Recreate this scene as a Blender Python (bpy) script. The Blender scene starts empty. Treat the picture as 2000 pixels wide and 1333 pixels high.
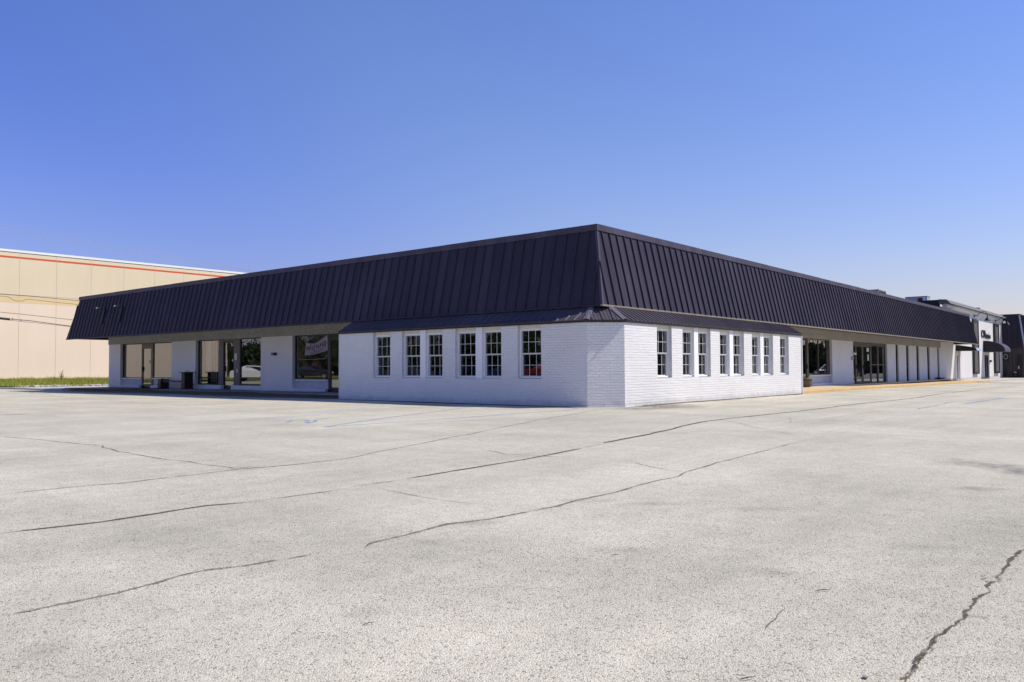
import bpy, math, random
from mathutils import Vector, Matrix
R = random.Random(7)
sc = bpy.context.scene
COL = sc.collection

# ------------------------------------------------------------------ survey: camera solved from the photograph
FPX, PITCH, ROLL, YAW = 1568.9, math.radians(1.9648), math.radians(-0.2692), math.radians(39.6765)
CAM = Vector((-17.7564, -11.7905, 1.08))
FW = Vector((math.cos(YAW)*math.cos(PITCH), math.sin(YAW)*math.cos(PITCH), math.sin(PITCH)))
_rt = Vector((math.sin(YAW), -math.cos(YAW), 0)); _up = _rt.cross(FW)
RT = math.cos(ROLL)*_rt + math.sin(ROLL)*_up
UP = -math.sin(ROLL)*_rt + math.cos(ROLL)*_up
def at(px, py, axis, val):
    """point where the sight line through a photo pixel meets a plane x/y/z = val (a survey, in metres)"""
    d = FW + RT*((px-1000)/FPX) + UP*((666.5-py)/FPX)
    k = 'xyz'.index(axis)
    return CAM + d*((val-CAM[k])/d[k])
def LY(px, v, py=700): return at(px, py, 'x', v).y
def RX(px, v, py=700): return at(px, py, 'y', v).x
def sp(x): return math.log1p(math.exp(-abs(x))) + max(x, 0)
def gz(x, y):
    z = -0.0042*2*sp((x-18)/2) if x < 75 else -0.0042*57
    z -= 0.0018*2*sp((min(y, 38)-5)/2)
    if x < 60 and y < 60:
        z += 0.008*math.sin(x*0.62+0.7)*math.sin(y*0.55+1.1) + 0.006*math.sin(x*0.31-y*0.42)
    return z
def onground(px, py, dz=0.0):
    z = 0.0
    for _ in range(25):
        p = at(px, py, 'z', z+dz); z = gz(p.x, p.y)
    return Vector((p.x, p.y, z+dz))

# ------------------------------------------------------------------ materials
def lin(c): return tuple((v/12.92 if v <= .04045 else ((v+.055)/1.055)**2.4) for v in c)
class NT:
    def __init__(s, name):
        s.m = bpy.data.materials.new(name); s.m.use_nodes = True
        s.t = s.m.node_tree; s.b = s.t.nodes['Principled BSDF']; s.out = s.t.nodes['Material Output']
    def n(s, ty, **kw):
        nd = s.t.nodes.new(ty)
        for k, v in kw.items():
            if k.startswith('i_'):
                key = k[2:]; key = int(key) if key.isdigit() else key
                nd.inputs[key].default_value = v
            else: setattr(nd, k, v)
        return nd
    def l(s, a, b): s.t.links.new(a, b)
    def coord(s, kind='Object', scale=None):
        o = s.n('ShaderNodeTexCoord').outputs[kind]
        if scale is None: return o
        mp = s.n('ShaderNodeMapping'); mp.inputs['Scale'].default_value = scale
        s.l(o, mp.inputs['Vector']); return mp.outputs[0]
    def noise(s, vec, scale, detail=3, rough=.55, dist=0):
        nd = s.n('ShaderNodeTexNoise'); nd.inputs['Scale'].default_value = scale
        nd.inputs['Detail'].default_value = detail; nd.inputs['Roughness'].default_value = rough
        nd.inputs['Distortion'].default_value = dist
        s.l(vec, nd.inputs['Vector']); return nd.outputs['Fac']
    def ramp(s, fac, stops):
        r = s.n('ShaderNodeValToRGB'); e = r.color_ramp.elements
        while len(e) < len(stops): e.new(.5)
        for el, (p, c) in zip(e, stops):
            el.position = p; el.color = (c, c, c, 1) if not isinstance(c, tuple) else (*c, 1)
        s.l(fac, r.inputs[0]); return r.outputs[0]
    def mix(s, fac, a, b, mode='MIX'):
        m = s.n('ShaderNodeMix', data_type='RGBA', blend_type=mode)
        for sock, v in ((m.inputs['Factor'], fac), (m.inputs[6], a), (m.inputs[7], b)):
            if isinstance(v, (int, float)): sock.default_value = v
            elif isinstance(v, tuple): sock.default_value = (*v, 1)
            else: s.l(v, sock)
        return m.outputs[2]
    def math(s, op, a, b=None):
        m = s.n('ShaderNodeMath', operation=op)
        for i, v in enumerate((a, b)):
            if v is None: continue
            if isinstance(v, (int, float)): m.inputs[i].default_value = v
            else: s.l(v, m.inputs[i])
        return m.outputs[0]
    def bump(s, h, strength, dist=.01):
        b = s.n('ShaderNodeBump'); b.inputs['Strength'].default_value = strength; b.inputs['Distance'].default_value = dist
        s.l(h, b.inputs['Height']); s.l(b.outputs[0], s.b.inputs['Normal'])
    def set(s, color=None, rough=None, spec=None, metal=None):
        if color is not None:
            if isinstance(color, tuple): s.b.inputs['Base Color'].default_value = (*color, 1)
            else: s.l(color, s.b.inputs['Base Color'])
        if rough is not None: s.b.inputs['Roughness'].default_value = rough
        if spec is not None: s.b.inputs['Specular IOR Level'].default_value = spec
        if metal is not None: s.b.inputs['Metallic'].default_value = metal
        return s.m
def plain(name, color, rough=.6, spec=.4, var=.12, scale=4.0, bump=0.0, metal=0):
    t = NT(name); v = t.coord()
    n = t.noise(v, scale, 5, .6)
    c = t.mix(t.ramp(n, [(.3, 1-var), (.7, 1+var*.4)]), (0, 0, 0), color, 'MIX') if False else t.mix(1.0, color, t.ramp(n, [(.25, 1-var), (.75, 1.0)]), 'MULTIPLY')
    if bump: t.bump(t.noise(v, scale*14, 3), bump, .004)
    return t.set(c, rough, spec, metal)

def brick_mat(name, color, strength, course=.0755, length=.21):
    t = NT(name); uv = t.coord('UV')
    br = t.n('ShaderNodeTexBrick'); t.l(uv, br.inputs['Vector'])
    br.inputs['Scale'].default_value = 1; br.inputs['Brick Width'].default_value = length; br.inputs['Row Height'].default_value = course
    br.inputs['Mortar Size'].default_value = .006; br.inputs['Mortar Smooth'].default_value = .4; br.inputs['Bias'].default_value = 0
    br.inputs['Color1'].default_value = (.35, .35, .35, 1); br.inputs['Color2'].default_value = (.75, .75, .75, 1); br.inputs['Mortar'].default_value = (0, 0, 0, 1)
    rough = t.noise(uv, 42, 3, .6); pits = t.noise(uv, 17, 2, .5); big = t.noise(uv, .8, 4, .6)
    pit = t.ramp(pits, [(.0, 1), (.30, .0), (.355, .0), (.40, 1.0), (1, 1)])
    pitm = t.ramp(pits, [(.27, 0.0), (.33, 1.0)])
    h = t.math('ADD', t.math('MULTIPLY', t.math('SUBTRACT', 1.0, br.outputs['Fac']), .26), t.math('MULTIPLY', rough, .5))
    h = t.math('ADD', h, t.math('MULTIPLY', pitm, .35))
    sy = t.n('ShaderNodeSeparateXYZ'); t.l(uv, sy.inputs[0])
    bed = t.math('PINGPONG', t.math('DIVIDE', sy.outputs['Y'], course), .5)
    bed = t.math('MULTIPLY', t.ramp(bed, [(.03, 0.0), (.16, 1.0)]), t.ramp(t.noise(t.coord('UV', (2.2, 9, 1)), 1, 3), [(.40, .05), (.62, .30)]))
    h = t.math('ADD', h, bed)
    h = t.math('ADD', h, t.math('MULTIPLY', br.outputs['Color'], .10))
    t.bump(h, strength, .012)
    dirt = t.ramp(big, [(.3, .93), (.65, 1.0)])
    c = t.mix(1.0, color, dirt, 'MULTIPLY')
    pit_shade = t.ramp(t.noise(uv, 30, 1.5, .5), [(.285, .45), (.315, 1.0)])      # dark dots: shade of the rough brick face put into the colour
    c = t.mix(1.0, c, pit_shade, 'MULTIPLY')
    so_ = t.n('ShaderNodeSeparateXYZ'); t.l(uv, so_.inputs[0])
    edge = t.math('SUBTRACT', t.math('MULTIPLY', t.noise(uv, 2.3, 5, .65), .42), so_.outputs['Y'])
    c = t.mix(t.ramp(edge, [(.02, 0.0), (.16, .34)]), c, (.27, .25, .23))       # splash dirt along the foot of the wall
    drip = t.ramp(t.noise(t.coord('UV', (3.2, .28, 1)), 1, 4, .6), [(.58, 0.0), (.78, .16)])
    c = t.mix(drip, c, (.45, .43, .40))
    return t.set(c, .6, .3)

M = {}
M['brick'] = brick_mat('white_painted_brick', (.735, .725, .72), 1.05)
M['brick_corner'] = brick_mat('rough_painted_corner_brick', (.76, .75, .745), 1.9)
M['brick_smooth'] = brick_mat('white_painted_brick_smooth', (.74, .735, .75), .35)
M['brick_far'] = brick_mat('white_painted_brick_far', (.72, .71, .705), .25)
M['stucco'] = plain('white_panel_paint', (.68, .68, .72), .7, .3, .18, 6, .5)
M['vinyl'] = plain('white_vinyl', (.82, .82, .83), .4, .5, .03)
M['sash'] = plain('greyed_vinyl', (.66, .66, .67), .4, .5, .05)
M['headboard'] = plain('cream_head_board', (.72, .68, .60), .5, .4, .06)
M['jamb'] = plain('painted_jamb', (.72, .72, .76), .6, .3, .08, 5)
def metal(name, col, rough=.42, pitch=.405, spec=.06):
    t = NT(name); v = t.coord(); uv = t.coord('UV')
    sx = t.n('ShaderNodeSeparateXYZ'); t.l(uv, sx.inputs[0])
    wn = t.n('ShaderNodeTexWhiteNoise', noise_dimensions='1D'); t.l(t.math('FLOOR', t.math('DIVIDE', sx.outputs['X'], pitch)), wn.inputs['W'])
    n = t.noise(v, 1.6, 3); big = t.noise(v, .35, 4); streak = t.noise(t.coord('UV', (5, .35, 1)), 1, 4, .6)
    t.bump(t.math('ADD', n, t.math('MULTIPLY', streak, .5)), .25, .02)
    c = t.mix(1.0, col, t.ramp(big, [(.3, .78), (.7, 1.08)]), 'MULTIPLY')
    c = t.mix(1.0, c, t.ramp(wn.outputs['Value'], [(0, .88), (1, 1.10)]), 'MULTIPLY')
    c = t.mix(1.0, c, t.ramp(streak, [(.3, .90), (.7, 1.06)]), 'MULTIPLY')
    t.l(t.ramp(big, [(.3, rough-.06), (.7, rough+.10)]), t.b.inputs['Roughness'])
    return t.set(c, None, spec)
M['metal'] = metal('dark_plum_metal', (.052, .046, .068))
M['metal2'] = metal('black_ribbed_metal', (.085, .074, .090), .38, .3, .08)
M['coping'] = metal('coping_metal', (.085, .076, .112), .4)
M['hipcap'] = metal('hip_cap_metal', (.15, .14, .17), .3, 9, .4)
M['black'] = plain('black_paint', (.012, .011, .014), .5, .4, .2)
M['soffit'] = plain('dark_soffit', (.05, .048, .05), .8, .2)
M['trim'] = plain('weathered_drip_trim', (.30, .27, .21), .6, .3, .35, 3)
def aggregate(name, col, sc_=45, contrast=.55):
    t = NT(name); v = t.coord()
    vo = t.n('ShaderNodeTexVoronoi'); vo.inputs['Scale'].default_value = sc_; t.l(v, vo.inputs['Vector'])
    g = t.n('ShaderNodeRGBToBW'); t.l(vo.outputs['Color'], g.inputs[0])
    c = t.mix(1.0, col, t.ramp(g.outputs[0], [(.1, 1-contrast), (.85, 1.25)]), 'MULTIPLY')
    c = t.mix(1.0, c, t.ramp(t.noise(v, .9, 4), [(.3, .86), (.7, 1.0)]), 'MULTIPLY')
    t.bump(vo.outputs['Distance'], .6, .01)
    return t.set(c, .85, .2)
M['beam'] = aggregate('exposed_aggregate', (.43, .43, .42))
M['riser'] = aggregate('painted_aggregate', (.62, .62, .68), 60, .3)
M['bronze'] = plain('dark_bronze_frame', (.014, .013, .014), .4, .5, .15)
M['bronze_lit'] = plain('sunlit_bronze_frame', (.10, .082, .072), .4, .5, .15)  # the same bronze with the sunny side's lighter tone put into its colour
M['greypanel'] = plain('grey_door_panel', (.13, .12, .125), .5, .4, .08)
M['concrete'] = aggregate('sidewalk_concrete', (.36, .34, .31), 70, .25)
M['tan'] = aggregate('tan_sidewalk_concrete', (.60, .49, .34), 70, .22)
M['yellowkerb'] = aggregate('faded_yellow_kerb', (.60, .41, .20), 40, .35)
M['palekerb'] = aggregate('pale_kerb_concrete', (.47, .44, .41), 60, .25)
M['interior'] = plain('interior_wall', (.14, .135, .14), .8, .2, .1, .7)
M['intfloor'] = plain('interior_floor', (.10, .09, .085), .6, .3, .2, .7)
M['blind'] = plain('cream_blind', (.68, .62, .52), .6, .3, .1)
M['curtain'] = plain('grey_curtain', (.42, .41, .42), .8, .2, .2, 3)
M['white'] = plain('white_plastic', (.80, .80, .80), .4, .5, .03)
M['cream'] = plain('cream_plastic', (.72, .68, .58), .5, .4, .05)
M['steel'] = plain('brushed_steel', (.5, .5, .5), .3, .5, .1, 5, 0, 1)
M['silver'] = plain('grey_louver', (.42, .42, .38), .5, .4, .15)
M['bluegrey'] = plain('blue_grey_sheet', (.36, .42, .55), .35, .5, .12)
M['tarcoping'] = plain('weathered_grey_coping', (.16, .15, .16), .6, .3, .25, 1.5)
M['stickerblue'] = plain('blue_sticker', (.07, .08, .42), .5, .4, .02)
M['paper'] = plain('white_paper', (.75, .75, .75), .7, .3, .05)
M['reddark'] = plain('dark_red_trim', (.11, .025, .022), .6, .3, .2)
M['soil'] = plain('dry_soil', (.12, .085, .055), .95, .1, .4, 20, .8)
M['potclay'] = plain('olive_barrel', (.16, .13, .085), .7, .3, .3, 8)
M['lilac'] = plain('lilac_banner', (.80, .60, .88), .7, .2, .06)
M['purple'] = plain('purple_ink', (.12, .02, .16), .7, .2, .05)
M['wood'] = None
def wood():
    t = NT('grey_wood_planks'); v = t.coord('UV')
    w = t.n('ShaderNodeTexWave', wave_type='BANDS', bands_direction='X'); w.inputs['Scale'].default_value = 1.1; w.inputs['Distortion'].default_value = .6
    t.l(v, w.inputs['Vector'])
    n = t.noise(t.coord('UV', (9, .7, 1)), 1, 4)
    c = t.mix(t.ramp(n, [(.3, 0.0), (.7, 1.0)]), (.025, .022, .03), (.10, .08, .07))
    g = t.ramp(w.outputs['Fac'], [(.02, .3), (.10, 1.0)])
    return t.set(t.mix(1.0, c, g, 'MULTIPLY'), .7, .3)
M['wood'] = wood()
def glass(name, ior, tint, rough=0.0, wave=.0):
    t = NT(name); v = t.coord()
    t.t.nodes.remove(t.b)
    ge = t.n('ShaderNodeNewGeometry'); dt = t.n('ShaderNodeVectorMath', operation='DOT_PRODUCT')
    t.l(ge.outputs['Normal'], dt.inputs[0]); t.l(ge.outputs['Incoming'], dt.inputs[1])
    ca = t.math('SUBTRACT', 1.0, t.math('ABSOLUTE', dt.outputs['Value']))
    fac = t.math('ADD', ior, t.math('MULTIPLY', 1-ior, t.math('POWER', ca, 5.0)))     # Schlick, the same from either side
    tr = t.n('ShaderNodeBsdfTransparent'); tr.inputs[0].default_value = (*tint, 1)
    gl = t.n('ShaderNodeBsdfGlossy'); gl.inputs['Roughness'].default_value = rough; gl.inputs[0].default_value = (.92, .94, .96, 1)
    if wave:
        b = t.n('ShaderNodeBump'); b.inputs['Strength'].default_value = wave; b.inputs['Distance'].default_value = .02
        t.l(t.noise(v, 1.1, 1.5), b.inputs['Height']); t.l(b.outputs[0], gl.inputs['Normal'])
    mx = t.n('ShaderNodeMixShader'); t.l(fac, mx.inputs[0]); t.l(tr.outputs[0], mx.inputs[1]); t.l(gl.outputs[0], mx.inputs[2])
    t.l(mx.outputs[0], t.out.inputs[0]); return t.m
M['glass'] = glass('storefront_glass', .22, (.82, .85, .85), 0.0, .03)
M['glass_bay'] = glass('window_glass', .085, (.62, .64, .66), 0.01, .05)
M['glass_dark'] = glass('dark_glass', .07, (.16, .17, .19), 0.0, .05)

def ground_mat():
    t = NT('aged_pavement'); v = t.coord()
    fine = t.noise(v, 120, 3, .75); pits = t.noise(v, 170, 2, .6); mid = t.noise(v, 5.5, 4, .6); big = t.noise(v, .33, 5, .6, .4)
    def cells(sc_):
        vo = t.n('ShaderNodeTexVoronoi'); vo.inputs['Scale'].default_value = sc_; t.l(v, vo.inputs['Vector'])
        g = t.n('ShaderNodeRGBToBW'); t.l(vo.outputs['Color'], g.inputs[0]); return g.outputs[0], vo.outputs['Distance']
    c1, d1 = cells(150); c2, d2 = cells(95)
    c = t.mix(t.ramp(big, [(.32, 0.0), (.68, 1.0)]), (.475, .449, .358), (.61, .574, .456))
    c = t.mix(1.0, c, t.ramp(mid, [(.25, .87), (.7, 1.03)]), 'MULTIPLY')
    lane = t.noise(t.coord('Object', (.11, 1.15, 1)), 1, 4, .6); lane2 = t.noise(t.coord('Object', (1.3, .14, 1)), 1, 4, .6)
    c = t.mix(1.0, c, t.ramp(lane, [(.32, .90), (.62, 1.02)]), 'MULTIPLY')
    c = t.mix(1.0, c, t.ramp(lane2, [(.30, .93), (.60, 1.02)]), 'MULTIPLY')
    c = t.mix(1.0, c, t.ramp(c1, [(.10, .45), (.26, .94), (.6, 1.0), (.9, 1.16)]), 'MULTIPLY')
    c = t.mix(1.0, c, t.ramp(c2, [(.12, .55), (.20, .98), (.85, 1.08)]), 'MULTIPLY')
    c = t.mix(1.0, c, t.ramp(fine, [(.28, .74), (.45, 1.0), (.75, 1.06)]), 'MULTIPLY')
    patch = t.ramp(t.noise(v, .7, 4), [(.35, .28), (.66, .40)])
    dark = t.math('LESS_THAN', pits, patch)
    c = t.mix(t.math('MULTIPLY', dark, .5), c, (.085, .075, .065))
    warm = t.ramp(t.noise(v, 11, 2), [(.70, 0.0), (.76, 1.0)])
    c = t.mix(t.math('MULTIPLY', warm, .16), c, (.36, .24, .14))
    # old oil and dirt stains, each with its own place and outline
    warpn = t.n('ShaderNodeTexNoise'); warpn.inputs['Scale'].default_value = 1.6; warpn.inputs['Detail'].default_value = 5
    t.l(v, warpn.inputs['Vector'])
    for (sx, sy, rx, ry, ang, s, col) in STAINS:
        mp = t.n('ShaderNodeMapping', vector_type='TEXTURE'); mp.inputs['Location'].default_value = (sx, sy, 0)
        mp.inputs['Rotation'].default_value = (0, 0, ang); mp.inputs['Scale'].default_value = (rx, ry, 1000)
        t.l(v, mp.inputs['Vector'])
        ad = t.n('ShaderNodeVectorMath', operation='MULTIPLY_ADD'); t.l(warpn.outputs['Color'], ad.inputs[0])
        ad.inputs[1].default_value = (1.3, 1.3, 0); ad.inputs[2].default_value = (-.65, -.65, 0)
        ad2 = t.n('ShaderNodeVectorMath', operation='ADD'); t.l(mp.outputs[0], ad2.inputs[0]); t.l(ad.outputs[0], ad2.inputs[1])
        ln = t.n('ShaderNodeVectorMath', operation='LENGTH'); t.l(ad2.outputs[0], ln.inputs[0])
        f = t.ramp(ln.outputs['Value'], [(.25, 1.0), (1.0, 0.0)])
        f = t.math('MULTIPLY', f, t.ramp(t.noise(v, 7, 5, .7), [(.3, .25), (.65, 1.0)]))
        c = t.mix(t.math('MULTIPLY', f, s), c, col)
    h = t.math('ADD', t.math('MULTIPLY', fine, .5), t.math('MULTIPLY', pits, .8))
    h = t.math('ADD', h, t.math('MULTIPLY', d1, -.8))
    t.bump(h, .7, .008)
    return t.set(c, .88, .25)
def flat_stain(px, py, wpx, hpx, s, col=(.10, .095, .09)):
    a = onground(px-wpx, py); b = onground(px+wpx, py); d = onground(px, py+hpx); e_ = onground(px, py-hpx)
    c = onground(px, py); u = b-a
    return (c.x, c.y, u.length/2, max((d-e_).length/2, .05), math.atan2(u.y, u.x), s, col)
STAINS = [flat_stain(1292, 793.5, 95, 7, 1.0, (.12, .105, .10)), flat_stain(1240, 799, 70, 3, .8),
          flat_stain(1890, 903, 90, 11, .65), flat_stain(1985, 918, 75, 14, .75), flat_stain(1900, 955, 60, 6, .5, (.13, .10, .08)),
          flat_stain(1960, 748.5, 40, 2.2, .9), flat_stain(1280, 985, 90, 5, .35), flat_stain(930, 1020, 60, 8, .5, (.17, .14, .10)),
          flat_stain(1145, 977, 80, 5, .35), flat_stain(1800, 1067, 90, 8, .35), flat_stain(480, 915, 70, 6, .35),
          flat_stain(850, 1060, 60, 10, .25), flat_stain(700, 1195, 60, 14, .3), flat_stain(1230, 1075, 80, 9, .3),
          flat_stain(1510, 1120, 50, 12, .35), flat_stain(1500, 995, 120, 6, .25), flat_stain(30, 810, 30, 1.5, .6),
          flat_stain(560, 830, 60, 3, .2), flat_stain(1560, 930, 120, 18, .22), flat_stain(90, 1270, 60, 30, .3), flat_stain(820, 791, 75, 2, .7)]
M['ground'] = ground_mat()
def crack_mat(name, col, lo, hi, sc_, rag=1.0, op=1.0):
    t = NT(name); v = t.coord(); sx = t.n('ShaderNodeSeparateXYZ'); t.l(t.coord('UV'), sx.inputs[0])
    t.set(t.mix(1.0, col, t.ramp(t.noise(v, 60, 2), [(.3, .6), (.7, 1.25)]), 'MULTIPLY'), .9, .2)
    mid = t.math('SUBTRACT', 1.0, t.math('ABSOLUTE', t.math('SUBTRACT', t.math('MULTIPLY', sx.outputs['X'], 2.0), 1.0)))
    g = t.math('ADD', mid, t.math('MULTIPLY', t.math('SUBTRACT', t.noise(v, 70, 3, .7), .5), 1.7*rag))
    g = t.math('ADD', g, t.math('MULTIPLY', t.math('SUBTRACT', t.noise(v, 9, 3, .6), .5), 1.1*rag))
    a = t.math('MULTIPLY', t.ramp(t.noise(v, sc_, 4, .7), [(lo, 0.0), (hi, 1.0)]), t.ramp(g, [(.40, 0.0), (.62, 1.0)]))
    a = t.math('MULTIPLY', a, op)
    t.l(a, t.b.inputs['Alpha']); return t.m
M['crack'] = crack_mat('crack_dirt', (.10, .083, .06), .30, .52, 5, 1.5, .85)
M['crackfine'] = crack_mat('hairline_crack', (.15, .128, .10), .28, .50, 4, 1.3, .72)
M['tar'] = crack_mat('tar_joint', (.10, .094, .086), .24, .36, 9, .6, .92)
M['whiteline'] = crack_mat('worn_white_paint', (.74, .73, .70), .42, .60, 6, 1.0, .75)
M['blueline'] = crack_mat('worn_blue_paint', (.27, .40, .62), .32, .50, 7, 1.0, .7)
M['bluewhite'] = crack_mat('worn_pale_blue_paint', (.56, .63, .72), .30, .46, 7, 1.0, .9)

def grass_mat():
    t = NT('grass_blades'); v = t.coord()
    n = t.noise(v, .8, 4); n2 = t.noise(v, 30, 2)
    c = t.mix(t.ramp(n, [(.3, 0.0), (.7, 1.0)]), (.16, .225, .012), (.34, .34, .045))
    c = t.mix(t.ramp(n2, [(.50, 0.0), (.68, .9)]), c, (.46, .40, .17))
    t.b.inputs['Transmission Weight'].default_value = 0
    return t.set(c, .7, .2)
M['grass'] = grass_mat()
M['lawn'] = plain('lawn_soil', (.16, .17, .04), .95, .1, .5, 3, .5)
M['leaf'] = None
def leaf_mat(name, a, b):
    t = NT(name); v = t.coord()
    n = t.noise(v, 1.1, 3)
    c = t.mix(t.ramp(n, [(.35, 0.0), (.65, 1.0)]), a, b)
    return t.set(c, .6, .3)
M['leaf'] = leaf_mat('leaves', (.045, .085, .015), (.10, .14, .03))
M['leaf2'] = leaf_mat('leaves_dark', (.025, .05, .02), (.05, .085, .03))
M['bark'] = plain('bark', (.11, .085, .065), .9, .1, .3, 6, .8)
def warehouse_mat():
    t = NT('cream_tilt_up_panel'); v = t.coord()
    n = t.noise(v, .16, 3, .5); st = t.noise(t.coord('Object', (1.2, 1.2, .06)), 1, 4, .6)
    sep = t.n('ShaderNodeSeparateXYZ'); t.l(v, sep.inputs[0])
    up = t.math('GREATER_THAN', sep.outputs['Z'], WB[3]); band = t.math('GREATER_THAN', sep.outputs['Z'], WB[4])
    c = t.mix(band, (.82, .67, .525), (.74, .58, .33))
    c = t.mix(up, c, (.74, .63, .45))
    r1 = t.math('MULTIPLY', t.math('GREATER_THAN', sep.outputs['Z'], WB[2]), t.math('LESS_THAN', sep.outputs['Z'], WB[1]))
    c = t.mix(r1, c, (.62, .12, .06))
    c = t.mix(1.0, c, t.ramp(n, [(.3, .96), (.7, 1.02)]), 'MULTIPLY')
    c = t.mix(1.0, c, t.ramp(st, [(.3, .97), (.7, 1.0)]), 'MULTIPLY')
    return t.set(c, .8, .2)
WY = 70.0
WB = [at(0, q, 'y', WY).z for q in (485.5, 498.5, 502.5, 575.5, 591)] + [at(0, 491, 'y', WY).z]
M['warehouse'] = warehouse_mat()
M['joint'] = plain('panel_joint', (.66, .54, .42), .9, .1)
M['wirecable'] = plain('cable_rubber', (.02, .018, .018), .6, .3)
M['wirethin'] = plain('thin_steel_cable', (.22, .24, .34), .5, .4)
M['stone'] = aggregate('rubble_stone', (.50, .45, .40), 30, .5)
M['carblack'] = plain('dark_car_paint', (.015, .016, .03), .2, .6, .05)
M['carwhite'] = plain('white_car_paint', (.75, .75, .75), .2, .6, .03)
M['carred'] = plain('red_car_paint', (.30, .02, .02), .2, .6, .05)
M['cargrey'] = plain('grey_car_paint', (.12, .12, .13), .2, .6, .05)
M['carblue'] = plain('blue_car_paint', (.02, .04, .14), .2, .6, .05)
M['tyre'] = plain('tyre_rubber', (.02, .02, .02), .8, .2)
M['redbrick'] = plain('red_brick_wall', (.22, .08, .06), .85, .2, .25, 5)
M['shingle'] = plain('grey_shingle', (.20, .20, .21), .9, .1, .3, 3)
M['twig'] = plain('twig_bark', (.12, .08, .05), .9, .1)

# ------------------------------------------------------------------ mesh builder
class MB:
    def __init__(s): s.v = []; s.f = []; s.mi = []; s.mats = []
    def mat(s, m):
        m = M[m]
        if m not in s.mats: s.mats.append(m)
        return s.mats.index(m)
    def face(s, pts, m):
        b = len(s.v); s.v += [Vector(p) for p in pts]; s.f.append(tuple(range(b, b+len(pts)))); s.mi.append(s.mat(m))
    def hexa(s, p, m):   # p: 8 points, bottom ring 0-3 then top ring 4-7 (ccw from above)
        b = len(s.v); s.v += [Vector(q) for q in p]; i = s.mat(m)
        for f in ((3, 2, 1, 0), (4, 5, 6, 7), (0, 1, 5, 4), (1, 2, 6, 5), (2, 3, 7, 6), (3, 0, 4, 7)):
            s.f.append(tuple(b+k for k in f)); s.mi.append(i)
    def box(s, x0, x1, y0, y1, z0, z1, m):
        x0, x1 = sorted((x0, x1)); y0, y1 = sorted((y0, y1)); z0, z1 = sorted((z0, z1))
        s.hexa([(x0, y0, z0), (x1, y0, z0), (x1, y1, z0), (x0, y1, z0), (x0, y0, z1), (x1, y0, z1), (x1, y1, z1), (x0, y1, z1)], m)
    def tube(s, pts, r, m, n=8, caps=True):
        pts = [Vector(p) for p in pts]; rs = r if isinstance(r, (list, tuple)) else [r]*len(pts)
        i = s.mat(m); rings = []
        for k, p in enumerate(pts):
            d = (pts[min(k+1, len(pts)-1)] - pts[max(k-1, 0)]).normalized()
            a = d.cross(Vector((0, 0, 1)) if abs(d.z) < .9 else Vector((1, 0, 0))).normalized(); b_ = d.cross(a)
            base = len(s.v)
            for q in range(n):
                t = 2*math.pi*q/n; s.v.append(p + (a*math.cos(t)+b_*math.sin(t))*rs[k])
            rings.append(base)
        for k in range(len(rings)-1):
            for q in range(n):
                s.f.append((rings[k]+q, rings[k]+(q+1) % n, rings[k+1]+(q+1) % n, rings[k+1]+q)); s.mi.append(i)
        if caps:
            s.f.append(tuple(rings[0]+q for q in range(n))[::-1]); s.mi.append(i)
            s.f.append(tuple(rings[-1]+q for q in range(n))); s.mi.append(i)
    def lathe(s, prof, c, m, n=20):
        s_pts = []
        i = s.mat(m); rings = []
        for r, z in prof:
            base = len(s.v)
            for q in range(n): s.v.append(Vector((c[0]+r*math.cos(2*math.pi*q/n), c[1]+r*math.sin(2*math.pi*q/n), c[2]+z)))
            rings.append(base)
        for k in range(len(rings)-1):
            for q in range(n):
                s.f.append((rings[k]+q, rings[k]+(q+1) % n, rings[k+1]+(q+1) % n, rings[k+1]+q)); s.mi.append(i)
        s.f.append(tuple(rings[0]+q for q in range(n))[::-1]); s.mi.append(i)
        s.f.append(tuple(rings[-1]+q for q in range(n))); s.mi.append(i)
    def prism(s, prof, axis, a0, a1, m):
        """extrude a closed 2D profile along x or y; profile coords are (other, z)"""
        def P(q, a): return (a, q[0], q[1]) if axis == 'x' else (q[0], a, q[1])
        n = len(prof)
        for k in range(n):
            p, q = prof[k], prof[(k+1) % n]
            s.face([P(p, a0), P(q, a0), P(q, a1), P(p, a1)], m)
        s.face([P(q, a0) for q in prof][::-1], m); s.face([P(q, a1) for q in prof], m)
    def build(s, name, parent=None, smooth=False, loc=None, recalc=True, bevel=0):
        me = bpy.data.meshes.new(name)
        off = Vector(loc) if loc is not None else (parent_world(parent) if parent else Vector((0, 0, 0)))
        me.from_pydata([tuple(v-off) for v in s.v], [], s.f)
        for m in s.mats: me.materials.append(m)
        me.polygons.foreach_set('material_index', s.mi)
        if recalc:
            import bmesh
            bm = bmesh.new(); bm.from_mesh(me)
            bmesh.ops.remove_doubles(bm, verts=bm.verts, dist=1e-5)
            bmesh.ops.recalc_face_normals(bm, faces=bm.faces)
            bm.to_mesh(me); bm.free()
        uv = me.uv_layers.new(name='UVMap')
        for p in me.polygons:
            n = p.normal
            if abs(n.z) > .8: U, V_ = Vector((1, 0, 0)), Vector((0, 1, 0))
            else:
                U = Vector((0, 0, 1)).cross(n).normalized(); V_ = Vector((0, 0, 1))
            for li in p.loop_indices:
                co = me.vertices[me.loops[li].vertex_index].co + off
                uv.data[li].uv = (co.dot(U), co.dot(V_))
            if smooth: p.use_smooth = True
        o = bpy.data.objects.new(name, me); COL.objects.link(o)
        if parent: o.parent = parent
        elif loc is not None: o.location = off
        if bevel:
            b = o.modifiers.new('bevel', 'BEVEL'); b.width = bevel; b.segments = 2; b.limit_method = 'ANGLE'
        return o
def parent_world(o):
    p = Vector((0, 0, 0))
    while o: p += o.location; o = o.parent
    return p
def empty(name, loc):
    o = bpy.data.objects.new(name, None); COL.objects.link(o); o.location = loc; o.empty_display_size = .2; return o
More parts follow.
